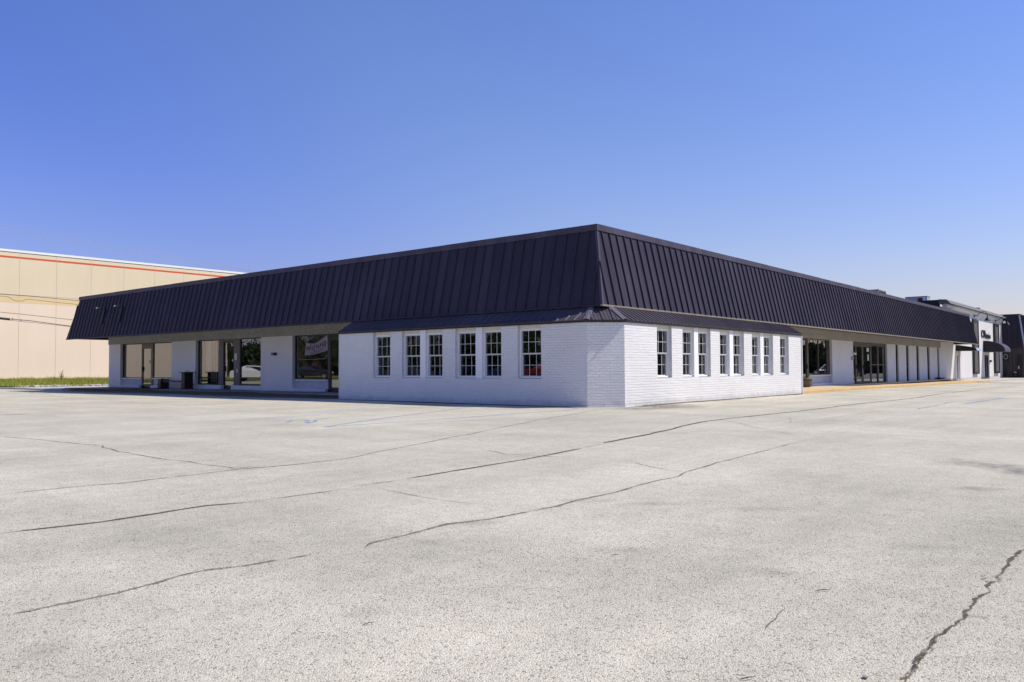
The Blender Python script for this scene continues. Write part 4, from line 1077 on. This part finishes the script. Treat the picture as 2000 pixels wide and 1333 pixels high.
# gooseneck lamps
def gooseneck(px, py, pxs, pys, label):
    b = at(px, py, 'y', WR); s = at(pxs, pys, 'y', WR-1.0)
    t = thing('gooseneck_lamp', label, 'wall lamp', b, 'gooseneck lamps on the white building')
    m = MB(); m.lathe([(.09, 0), (.09, .02)], (b.x, WR-.03, b.z-.01), 'black', 12); m.box(b.x-.1, b.x+.1, WR-.04, WR-.002, b.z-.1, b.z+.1, 'black'); m.build('wall_plate', t)
    pts = [(b.x, WR-.04, b.z), (b.x+.05, WR-.25, b.z+.06), (b.x+.1, WR-.5, b.z+.32), (b.x+.12, WR-.75, b.z+.42), (b.x+.14, WR-.95, b.z+.34), (b.x+.15, WR-1.02, b.z+.1), (b.x+.15, WR-1.03, b.z-.12)]
    m = MB(); m.tube(pts, .028, 'black', 8); m.build('arm', t, smooth=True)
    m = MB(); m.lathe([(.26, -.45), (.24, -.40), (.12, -.24), (.07, -.15), (.05, -.1), (.04, -.05)], (b.x+.15, WR-1.03, b.z), 'black', 20); m.build('lamp_shade', t, smooth=True)
gooseneck(1902.3, 617.8, 1913.5, 624, 'black gooseneck lamp above the left shutter of the white building')
gooseneck(1943.5, 627.3, 1953, 631, 'black gooseneck lamp above the right shutter of the white building')
b = at(1957, 628.5, 'y', WR-.1); t = thing('security_light', 'white twin headed security light at the joint with the dark storefront', 'security light', b)
m = MB(); m.box(b.x-.35, b.x+.05, WR-.1, WR-.002, b.z-.12, b.z+.12, 'white'); m.build('back_plate', t)
for s in (-.3, .1): m = MB(); m.lathe([(.06, 0), (.11, .05), (.12, .2), (.1, .21)], (b.x+s, WR-.3, b.z-.2), 'white', 12); m.build('lamp_head', t, smooth=True)
b = at(1933.5, 705.8, 'y', WR); t = thing('mailbox', 'small black box on the white wall right of the far door', 'mailbox', b)
m = MB(); m.box(b.x-.22, b.x+.22, WR-.14, WR-.002, b.z-.09, b.z+.08, 'black'); m.build('box', t); m = MB(); m.box(b.x-.23, b.x+.23, WR-.15, WR-.002, b.z+.081, b.z+.10, 'black'); m.build('lid', t)
# raised letters
def wall_text(s, size, x, z, w, name, parent):
    cu = bpy.data.curves.new(name, 'FONT'); cu.body = s; cu.size = size; cu.extrude = .03; cu.offset = size*.012
    o = bpy.data.objects.new('tmp', cu); COL.objects.link(o)
    dg = bpy.context.evaluated_depsgraph_get(); dg.update()
    me = bpy.data.meshes.new_from_object(o.evaluated_get(dg)); bpy.data.objects.remove(o)
    x0 = min(v.co.x for v in me.vertices); wd = max(v.co.x for v in me.vertices)-x0
    for v in me.vertices: v.co = Vector((x+(v.co.x-x0)*w/wd, WR-.05-v.co.z, z+v.co.y)) - parent.location
    me.materials.clear(); me.materials.append(M['black'])
    o = bpy.data.objects.new(name, me); COL.objects.link(o); o.parent = parent
xa = SR.u(1917); zl = SR.z(1920, 659); xm = SR.u(1924.3); xr_ = SR.u(1934.3)
t = thing('shop_sign', 'raised black letters on the white wall above the barrel awning', 'sign', (xa, WR, zl))
wall_text('CSI', (SR.z(1918, 644.5)-zl)*1.38, xa, zl, xm-xa, 'big_letters', t)
wall_text('Interiors', .72, xm+.12, zl-.05, xr_-xm-.12, 'small_letters', t)

# ================================================================== DARK NEIGHBOUR
dk = thing('dark_storefront', 'dark storefront at the far right with black metal mansard over wood planks', 'building', (XE, WR, 0))
XD = XE+.02; yF = at(1991, 616, 'x', XD).y; zT = at(1975, 616, 'x', XD).z; zE = at(1975, 681, 'x', XD).z; yE_ = at(2001.5, 668, 'x', XD).y
mb = MB(); mb.box(XD+.3, XD+22, yE_+2.0, 26, -.5, zE+.1, 'wood'); mb.build('wall', dk)
mb = MB()
mb.hexa([(XD, yE_, zE), (XD+23, yE_, zE), (XD+23, 26, zE), (XD, 26, zE), (XD, yF, zT), (XD+23, yF, zT), (XD+23, 26, zT), (XD, 26, zT)], 'metal')
u = yF+.2
while u < 2.2: mb.box(XD-.05, XD-.002, u, u+.03, zE+.02, zT, 'metal'); u += .45
u = XD+.3
while u < XD+22:
    p, q = Vector((u, yE_, zE)), Vector((u, yF, zT)); o = Vector((0, -.05, .01))
    mb.hexa([p, p+Vector((.03, 0, 0)), p+Vector((.03, -.05, 0)), p+Vector((0, -.05, 0)), q, q+Vector((.03, 0, 0)), q+Vector((.03, 0, 0))+o, q+o], 'metal'); u += .45
mb.build('mansard_roof', dk)
mb = MB(); mb.hexa([(XD-.03, yE_-.05, zE), (XD+.05, yE_-.05, zE), (XD+.05, yE_+.08, zE), (XD-.03, yE_+.08, zE), (XD-.03, yF-.05, zT), (XD+.05, yF-.05, zT), (XD+.05, yF+.08, zT), (XD-.03, yF+.08, zT)], 'bluegrey'); mb.build('hip_flashing', dk)
mb = MB(); mb.box(XD-.06, XD+23, yF-.05, 26, zT+.001, zT+.1, 'black'); mb.build('fascia', dk)
# planked side wall facing the lot, with a door
SD = Side('x', XD+.06); q0 = SD.u(2001); q1 = 2.25; da, db = SD.u(1996.5), SD.u(1986)
zg = -.24
mb = MB(); SD.wall(mb, yE_+.1, q1, -.5, zE, [(da, db, -.6, 2.3)], .2, 'wood'); mb.build('wall', dk)
mb = MB(); SD.box(mb, da+.004, db-.004, .1, .16, -.3, 2.3, 'black'); o = mb.build('door', dk)
mb = MB(); SD.box(mb, db-.2, db-.08, .04, .098, .8, 1.1, 'steel'); mb.build('handle', o)
c = SD.u(1964.5); z = SD.z(1964.5, 697)
t = thing('wall_plaque', 'small dark square plaque with a pale ring on the plank wall of the dark storefront', 'plaque', (XD, c, z))
m = MB(); SD.box(m, c-.3, c+.3, -.05, -.002, z-.42, z+.42, 'black'); m.build('board', t)
m = MB()
for k in range(16):
    a0, a1 = 2*math.pi*k/16, 2*math.pi*(k+1)/16
    m.face([SD.pt(c+.15*math.cos(a0), -.056, z+.2*math.sin(a0)), SD.pt(c+.15*math.cos(a1), -.056, z+.2*math.sin(a1)), SD.pt(c+.20*math.cos(a1), -.056, z+.27*math.sin(a1)), SD.pt(c+.20*math.cos(a0), -.056, z+.27*math.sin(a0))], 'silver')
m.build('ring', t, recalc=False)
c = SD.u(1982.5); t = thing('ash_bin', 'small dark bin with a pale lid against the plank wall beside the black door', 'bin', (XD-.2, c, -.1))
m = MB(); m.lathe([(.16, 0), (.17, .5), (.15, .52)], (XD-.2, c, -.12), 'black', 14); m.build('body', t, smooth=True); m = MB(); m.lathe([(.16, .525), (.13, .6), (.02, .64)], (XD-.2, c, -.12), 'silver', 14); m.build('lid', t, smooth=True)

# ================================================================== WAREHOUSE
xl, xr2 = -24.0, 46.0
wh = thing('warehouse', 'huge cream tilt up warehouse with an orange stripe and white coping behind the lawn', 'building', (10, WY, 0))
mb = MB(); mb.box(xl, xr2, WY, WY+60, -.3, WB[5], 'warehouse'); mb.build('wall', wh, loc=None)
mb = MB(); mb.box(xl-.03, xr2+.03, WY-.03, WY+60.03, WB[5]+.04, WB[0], 'vinyl'); mb.build('coping', wh)
mb = MB(); mb.box(xl-.02, xr2+.02, WY-.02, WY+60, WB[5], WB[5]+.038, 'black'); mb.build('coping_joint', wh)
mb = MB(); j = RX(36.6, WY, 650); dj = RX(109.1, WY, 650)-j; k = -12
while j+k*dj < xr2:
    x = j+k*dj
    if x > xl: mb.box(x-.011, x+.011, WY-.012, WY-.0005, -.2, WB[5], 'joint')
    k += 1
mb.build('panel_joint', wh)
# a tall weed on the lawn
p = onground(120, 740, .2); p = Vector((6.4, 62.0, lawn_z(6.4, 62))); p.x = RX(120, 62, 735)
t = thing('weed', 'lone tall weed rising above the lawn in front of the cream warehouse', 'plant', p)
m = MB(); fl = MB()
for k in range(7):
    tip = p+Vector((R.uniform(-.35, .35), R.uniform(-.3, .3), R.uniform(.7, 1.15))); mid = p.lerp(tip, .5)+Vector((R.uniform(-.06, .06), 0, .05))
    m.tube([p, mid, tip], [.007, .005, .003], 'twig', 5)
    for q in range(14):
        c = mid.lerp(tip, R.random()) if R.random() < .25 else p.lerp(mid, R.random()); a = R.uniform(0, 6.28); w = R.uniform(.03, .06)
        fl.face([c, c+Vector((math.cos(a)*w, math.sin(a)*w, .04)), c+Vector((math.cos(a)*w*1.4, math.sin(a)*w*1.4, -.02)), c+Vector((math.cos(a+.6)*w, math.sin(a+.6)*w, -.03))], 'leaf')
m.build('stem', t); fl.build('foliage', t, recalc=False)

# ================================================================== OVERHEAD WIRES
def wire(pts, y, r, m, label, cat='wire', group=None, extra=None, name='overhead_wire', parts=None):
    P = [at(px, py, 'y', y) for px, py in pts]
    a = P[0] + (P[0]-P[1]).normalized()*25; b = P[-1] + (P[-1]-P[-2]).normalized()*30
    Q = [a]+P+[b]; mb = MB(); mb.tube(Q, r, m, 5)
    if parts is None: return tag(mb.build(name, loc=P[0]), label, cat, group)
    t = thing(name, label, cat, P[0], group); mb.build('cable', t)
    for nm, p0, p1, rr in parts:
        k = MB(); a_, b_ = at(*p0, 'y', y), at(*p1, 'y', y); k.tube([a_, b_], rr, 'wirecable', 8); k.build(nm, t)
G = 'wires crossing in front of the warehouse'
wire([(0, 575), (60, 579), (155, 588)], 58, .02, 'wirecable', 'dark wire along the top of the yellow warehouse band', group=G)
wire([(0, 573.5), (40, 577), (155, 584)], 58.6, .013, 'wirethin', 'thin wire just above the dark wire on the yellow band', group=G)
wire([(0, 578.7), (15, 580), (22, 583.5), (27, 587), (34, 588.3), (44, 588.4), (50, 585.5), (57, 585), (100, 590), (155, 595.5)], 57.5, .015, 'wirecable', 'kinked wire dipping into a loop on the yellow band', group=G)
wire([(0, 610), (50, 615), (145, 625.5)], 57, .018, 'wirecable', 'single wire across the pink part of the warehouse wall', group=G)
wire([(0, 622), (60, 627), (138, 637.5)], 57, .026, 'wirecable', 'lowest heavy cable with a black splice case near the left edge', group=G,
     parts=[('splice_case', (-14, 620.5), (19, 624), .085), ('clamp', (23.5, 623.2), (25, 623.4), .06), ('clamp', (40, 625.5), (41.5, 625.7), .06)])
wire([(19, 626), (70, 631), (120, 636.5)], 56.8, .015, 'wirecable', 'thin cable slung just under the lowest heavy cable', group=G)
G = 'faint wires across the sky'
wire([(0, 437.5), (125, 462.5), (270, 489), (480, 527)], 95, .02, 'wirethin', 'faint highest wire across the sky above the warehouse', group=G)
wire([(0, 446), (125, 468), (270, 493), (490, 529)], 95, .02, 'wirethin', 'faint middle wire across the sky above the warehouse', group=G)
wire([(0, 452), (125, 474), (270, 499), (450, 526)], 95, .018, 'wirethin', 'faint lowest wire across the sky above the warehouse', group=G)

# ================================================================== bits on the lot
def twig(px, py, L, ang, label):
    p = onground(px, py, .006); m = MB(); d = Vector((math.cos(ang), math.sin(ang), 0))
    m.tube([p-d*L/2, p+Vector((0, 0, .006)), p+d*L/2+Vector((.01, .01, 0))], [.0015, .0022, .001], 'twig', 5)
    tag(m.build('twig', loc=p), label, 'twig', 'dry twigs on the pavement')
twig(720, 1219, .05, -.3, 'dry twig lying at the left of the lot beside a dark pit patch')
twig(1202, 1085, .045, -1.0, 'dry twig lying near the middle of the lot, farthest from the camera')
twig(1609, 1154, .08, -.9, 'reddish twig lying alone on the lot left of the long crack')
twig(1462, 1326, .056, -.8, 'dark twig at the bottom edge left of the long crack')
p = onground(1690, 1326, .0); m = MB(); rock(m, (p.x, p.y, p.z+.006), .012, 'stone'); tag(m.build('pebble', loc=p), 'dark pebble on the pavement just left of the long crack', 'pebble')

# ================================================================== what the windows mirror: trees, houses and cars round the lot
def leafcloud(seed, h, w, m, n=3800):
    r = random.Random(seed); mb = MB(); tr = MB()
    tr.tube([(0, 0, -.2), (.1, .05, h*.22), (.0, .1, h*.45), (.15, 0, h*.72)], [.28, .22, .15, .05], 'bark', 8)
    cl = []
    for k in range(26):
        a = r.uniform(0, 6.28); zz = r.uniform(.14, .95); rad = w*(math.sin(math.pi*min(1, (zz-.12)/.95))**.7)*r.uniform(.3, 1)
        c = Vector((rad*math.cos(a), rad*math.sin(a), zz*h)); cl.append((c, r.uniform(.7, 1.5)))
        if k % 3 == 0: tr.tube([(0, 0, max(h*.2, c.z*.55)), tuple(c*.6+Vector((0, 0, c.z*.3))), tuple(c)], [.09, .05, .015], 'bark', 5)
    for _ in range(n):
        c, s = r.choice(cl); v = Vector((r.gauss(0, 1), r.gauss(0, 1), r.gauss(0, .8))); v = v.normalized()*s*(r.random()**.4)
        p = c+v; a = Vector((r.gauss(0, 1), r.gauss(0, 1), r.gauss(0, 1))).normalized(); b = a.cross(Vector((r.gauss(0, 1), r.gauss(0, 1), r.gauss(0, 1)))).normalized(); q = r.uniform(.12, .22)
        mb.face([p-a*q, p-b*q*.6, p+a*q, p+b*q*.6], m)
    return tr, mb
protos = []
for k, (h, w, m) in enumerate(((11, 4.2, 'leaf'), (8.5, 3.6, 'leaf2'), (13, 4.6, 'leaf2'))):
    root = thing('broadleaf_tree', 'leafy tree across the lot', 'tree', (0, 0, 0), 'trees round the lot mirrored in the glass')
    tr, lf = leafcloud(k+3, h, w, m); tr.build('trunk', root); lf.build('crown', root, recalc=False); protos.append(root)
rt_ = random.Random(21); spots = []
for k in range(11): spots.append((-30-4.6*k, 104+rt_.uniform(-4, 6)+.6*k, rt_.randrange(3)))
for k in range(13): spots.append((-57+rt_.uniform(-4, 3), 96-6.6*k, rt_.randrange(3)))
for k in range(9): spots.append((36+6.5*k, -38+rt_.uniform(-3, 3), rt_.randrange(3)))
for k in range(11): spots.append((78+9.5*k, -12.5-2.6*k+rt_.uniform(-1, 1), rt_.randrange(3)))
for k in range(7): spots.append((64+7*k, -18.5-2.3*k+rt_.uniform(-1, 1), rt_.randrange(3)))
for i, (x, y, k) in enumerate(spots):
    first = not any(protos[k].get('used') for _ in (0,))
    o = protos[k]
    if first: o['used'] = 1
    else:
        o = protos[k].copy(); COL.objects.link(o)
        for ch in protos[k].children:
            c = ch.copy(); COL.objects.link(c); c.parent = o
    o.location = (x, y, gz(x, y)); o.rotation_euler.z = i*1.3; s = .9+.25*((i*37) % 10)/10; o.scale = (s, s, s)
    o['label'] = 'leafy tree across the lot mirrored in the shop windows, beyond the view'
for o in protos:
    if 'used' in o: del o['used']
def added_hedge(a, b, h, wd, n, label):  # added out of view to cover the bright horizon reflected in the panes
    a = Vector(a); b = Vector(b); t = thing('added_hedge', label, 'added_hedge', (a+b)/2, 'hedges added out of view to fill the mirrored horizon'); m = MB(); st = MB(); d = (b-a); L = d.length; nn = Vector((-d.y, d.x, 0)).normalized()
    for _ in range(n):
        u = R.random(); q = R.uniform(.5, .95); top = h*(.8+.2*math.sin(u*L*.5)*math.sin(u*L*.23+1)); p = a+d*u+nn*R.uniform(-wd, wd)+Vector((0, 0, R.uniform(.0, 1)*top))
        e1 = Vector((R.gauss(0, 1), R.gauss(0, 1), R.gauss(0, 1))).normalized(); e2 = e1.cross(Vector((R.gauss(0, 1), R.gauss(0, 1), R.gauss(0, 1)))).normalized()
        m.face([p-e1*q, p-e2*q*.7, p+e1*q, p+e2*q*.7], 'leaf2')
    for k in range(int(L/3)): p = a+d*((k+.5)/int(L/3)); st.tube([p-Vector((0, 0, .3)), p+Vector((R.uniform(-.2, .2), 0, h*.6))], [.07, .03], 'bark', 5)
    m.build('foliage', t, recalc=False); st.build('stem', t)
added_hedge((-22, 116, -.1), (-84, 122, -.1), 7, 1.5, 9000, 'tall shaggy foliage added beyond the lot to fill the left storefront reflection')
added_hedge((-66, 112, -.1), (-64, 12, -.1), 6, 1.5, 11000, 'long shaggy foliage added beyond the lot to fill the bay window reflections')
added_hedge((50, -46, -.2), (142, -48, -.2), 6, 1.5, 10000, 'long shaggy foliage added south of the lot to fill the right bay window reflections')
added_hedge((142, -50, -.2), (172, -10, -.2), 7, 1.5, 7000, 'shaggy foliage added at the far end of the lot to fill the right storefront reflection')
def car(loc, rot, paint, label):
    t = thing('parked_car', label, 'car', loc, 'parked cars mirrored in the glass'); t.rotation_euler.z = rot
    def mk(m, name, parent=None, **k):
        o = m.build(name, None, loc=(0, 0, 0), **k); o.parent = parent or t; return o
    prof = [(-2.2, .35), (-2.25, .65), (-2.1, .95), (-1.3, 1.02), (-.75, 1.5), (.75, 1.55), (1.5, 1.15), (2.15, 1.05), (2.25, .7), (2.2, .35)]
    m = MB(); m.prism(prof, 'y', -.85, .85, paint)
    m.v = [Vector((v.y if False else v.x, v.y*(.82 if v.z > 1.3 else 1), v.z)) for v in m.v]; mk(m, 'body', bevel=.06)
    m = MB()
    for s in (-1, 1):
        m.face([(-1.15, s*.86, 1.02), (1.2, s*.86, 1.06), (.68, s*.735, 1.46), (-.68, s*.735, 1.42)], 'glass_dark')
    m.face([(-1.32, -.7, 1.06), (-1.32, .7, 1.06), (-.80, .62, 1.45), (-.80, -.62, 1.45)], 'glass_dark'); m.face([(1.50, -.7, 1.18), (1.50, .7, 1.18), (.82, .62, 1.52), (.82, -.62, 1.52)], 'glass_dark')
    mk(m, 'window', recalc=False)
    for x in (-1.4, 1.4):
        for s in (-1, 1):
            m = MB(); m.tube([(x, s*.70, .33), (x, s*.90, .33)], .33, 'tyre', 18); w = mk(m, 'wheel')
            m = MB(); m.tube([(x, s*.88, .33), (x, s*.91, .33)], .2, 'steel', 14); mk(m, 'rim', w)
    for s in (-1, 1):
        m = MB(); m.box(-2.27, -2.2, s*.5-.18, s*.5+.18, .68, .82, 'white'); mk(m, 'headlight')
car((-19.3, 57, gz(-22, 38)), .9, 'carwhite', 'white car parked across the lot, mirrored in the left storefront glass')
car((-30, 62.5, gz(-30, 38)+.06), .8, 'carblack', 'dark car parked across the lot, mirrored under the lilac banner')
car((-35, 29, 0), .9, 'carred', 'red car parked across the lot, mirrored in the last bay window')
car((46, -9.5, gz(46, -9)), .1, 'carblack', 'dark car parked opposite the right storefront, mirrored in its sill window')
car((57, -7.2, gz(57, -7)), .25, 'carblack', 'dark car parked opposite the double doors, mirrored in their glass')
for k, (x, y, pt, lab) in enumerate(((-35, 53, 'carblack', 'black car parked first in the row mirrored in the bay windows'), (-35.4, 46.5, 'cargrey', 'grey car parked second in the row mirrored in the bay windows'),
        (-36, 40, 'carblack', 'black car parked third in the row mirrored in the bay windows'), (-36.4, 34, 'carblue', 'blue car parked near the end of the row mirrored in the bay windows'))):
    car((x, y, gz(x, y)), .15+.1*k, pt, lab)
def house(loc, w, d, h, wallm, label):
    t = thing('brick_house', label, 'house', loc, 'houses mirrored in the glass'); x, y, z = loc
    m = MB(); m.box(x-w/2, x+w/2, y-d/2, y+d/2, z-.3, z+h, wallm); m.prism([(y-d/2, z+h), (y+d/2, z+h), (y, z+h+d*.3)], 'x', x-w/2, x+w/2, wallm); m.build('wall', t)
    m = MB()
    for s in (-1, 1):
        m.hexa([(x-w/2-.4, y+s*(d/2+.5), z+h-.25), (x+w/2+.4, y+s*(d/2+.5), z+h-.25), (x+w/2+.4, y, z+h+d*.3+.03), (x-w/2-.4, y, z+h+d*.3+.03),
                (x-w/2-.4, y+s*(d/2+.5), z+h-.1), (x+w/2+.4, y+s*(d/2+.5), z+h-.1), (x+w/2+.4, y, z+h+d*.3+.2), (x-w/2-.4, y, z+h+d*.3+.2)], 'shingle')
    m.build('roof', t)
    for k in (-.25, .25):
        m = MB(); m.box(x+w/2, x+w/2+.06, y+k*d-.6, y+k*d+.6, z+1, z+2.3, 'vinyl'); o = m.build('window', t)
        m = MB(); m.box(x+w/2+.061, x+w/2+.07, y+k*d-.5, y+k*d+.5, z+1.1, z+2.2, 'black'); m.build('pane', o)
house((-68, 112, -.1), 9, 14, 3.2, 'redbrick', 'red brick house across the lot, mirrored in the banner window')

# ================================================================== CAMERA, SUN, SKY
cam = bpy.data.cameras.new('camera'); co = bpy.data.objects.new('camera', cam); COL.objects.link(co)
cam.sensor_width = 36; cam.lens = FPX/2000*36; cam.clip_end = 3000; cam.clip_start = .05
co.matrix_world = Matrix(((RT.x, UP.x, -FW.x, CAM.x), (RT.y, UP.y, -FW.y, CAM.y), (RT.z, UP.z, -FW.z, CAM.z), (0, 0, 0, 1)))
sc.camera = co
S = Vector((.50, -.60, 1)).normalized()
sun = bpy.data.lights.new('sun', 'SUN'); sun.energy = 3.6; sun.angle = math.radians(.53); sun.color = (1, .925, .79)
so = bpy.data.objects.new('sun', sun); COL.objects.link(so); so.rotation_euler = S.to_track_quat('Z', 'Y').to_euler(); so.location = S*60
w = bpy.data.worlds.new('World'); sc.world = w; w.use_nodes = True; nt = w.node_tree
sky = nt.nodes.new('ShaderNodeTexSky'); sky.sky_type = 'NISHITA'; sky.sun_disc = False
sky.sun_elevation = math.asin(S.z); sky.sun_rotation = math.atan2(S.x, S.y); sky.altitude = 200; sky.air_density = 1.6; sky.dust_density = .2; sky.ozone_density = 3.0
sat = nt.nodes.new('ShaderNodeHueSaturation'); sat.inputs['Saturation'].default_value = 1.12; nt.links.new(sky.outputs[0], sat.inputs['Color'])
hs = nt.nodes.new('ShaderNodeMix'); hs.data_type = 'RGBA'; hs.blend_type = 'MULTIPLY'; hs.inputs['Factor'].default_value = 1
nt.links.new(sat.outputs[0], hs.inputs[6]); hs.inputs[7].default_value = (.56, .553, .955, 1)
tcw = nt.nodes.new('ShaderNodeTexCoord'); dp = nt.nodes.new('ShaderNodeVectorMath'); dp.operation = 'DOT_PRODUCT'; dp.inputs[1].default_value = S
nt.links.new(tcw.outputs['Generated'], dp.inputs[0])
mr = nt.nodes.new('ShaderNodeMapRange'); mr.interpolation_type = 'SMOOTHSTEP'; mr.inputs['From Min'].default_value = -.12; mr.inputs['From Max'].default_value = .24
nt.links.new(dp.outputs['Value'], mr.inputs['Value'])
pz = nt.nodes.new('ShaderNodeMix'); pz.data_type = 'RGBA'; pz.inputs[6].default_value = (.80, .84, .99, 1); pz.inputs[7].default_value = (1.17, 1.13, 1.0, 1)
nt.links.new(mr.outputs['Result'], pz.inputs['Factor'])
pm = nt.nodes.new('ShaderNodeMix'); pm.data_type = 'RGBA'; pm.blend_type = 'MULTIPLY'; pm.inputs['Factor'].default_value = 1
nt.links.new(hs.outputs[2], pm.inputs[6]); nt.links.new(pz.outputs[2], pm.inputs[7])
bg = nt.nodes['Background']; nt.links.new(pm.outputs[2], bg.inputs[0]); bg.inputs[1].default_value = .10
sc.view_settings.view_transform = 'Standard'; sc.view_settings.look = 'None'; sc.view_settings.exposure = .55; sc.view_settings.gamma = 1
sc.cycles.max_bounces = 8; sc.cycles.transparent_max_bounces = 12; sc.cycles.caustics_reflective = False; sc.cycles.caustics_refractive = False
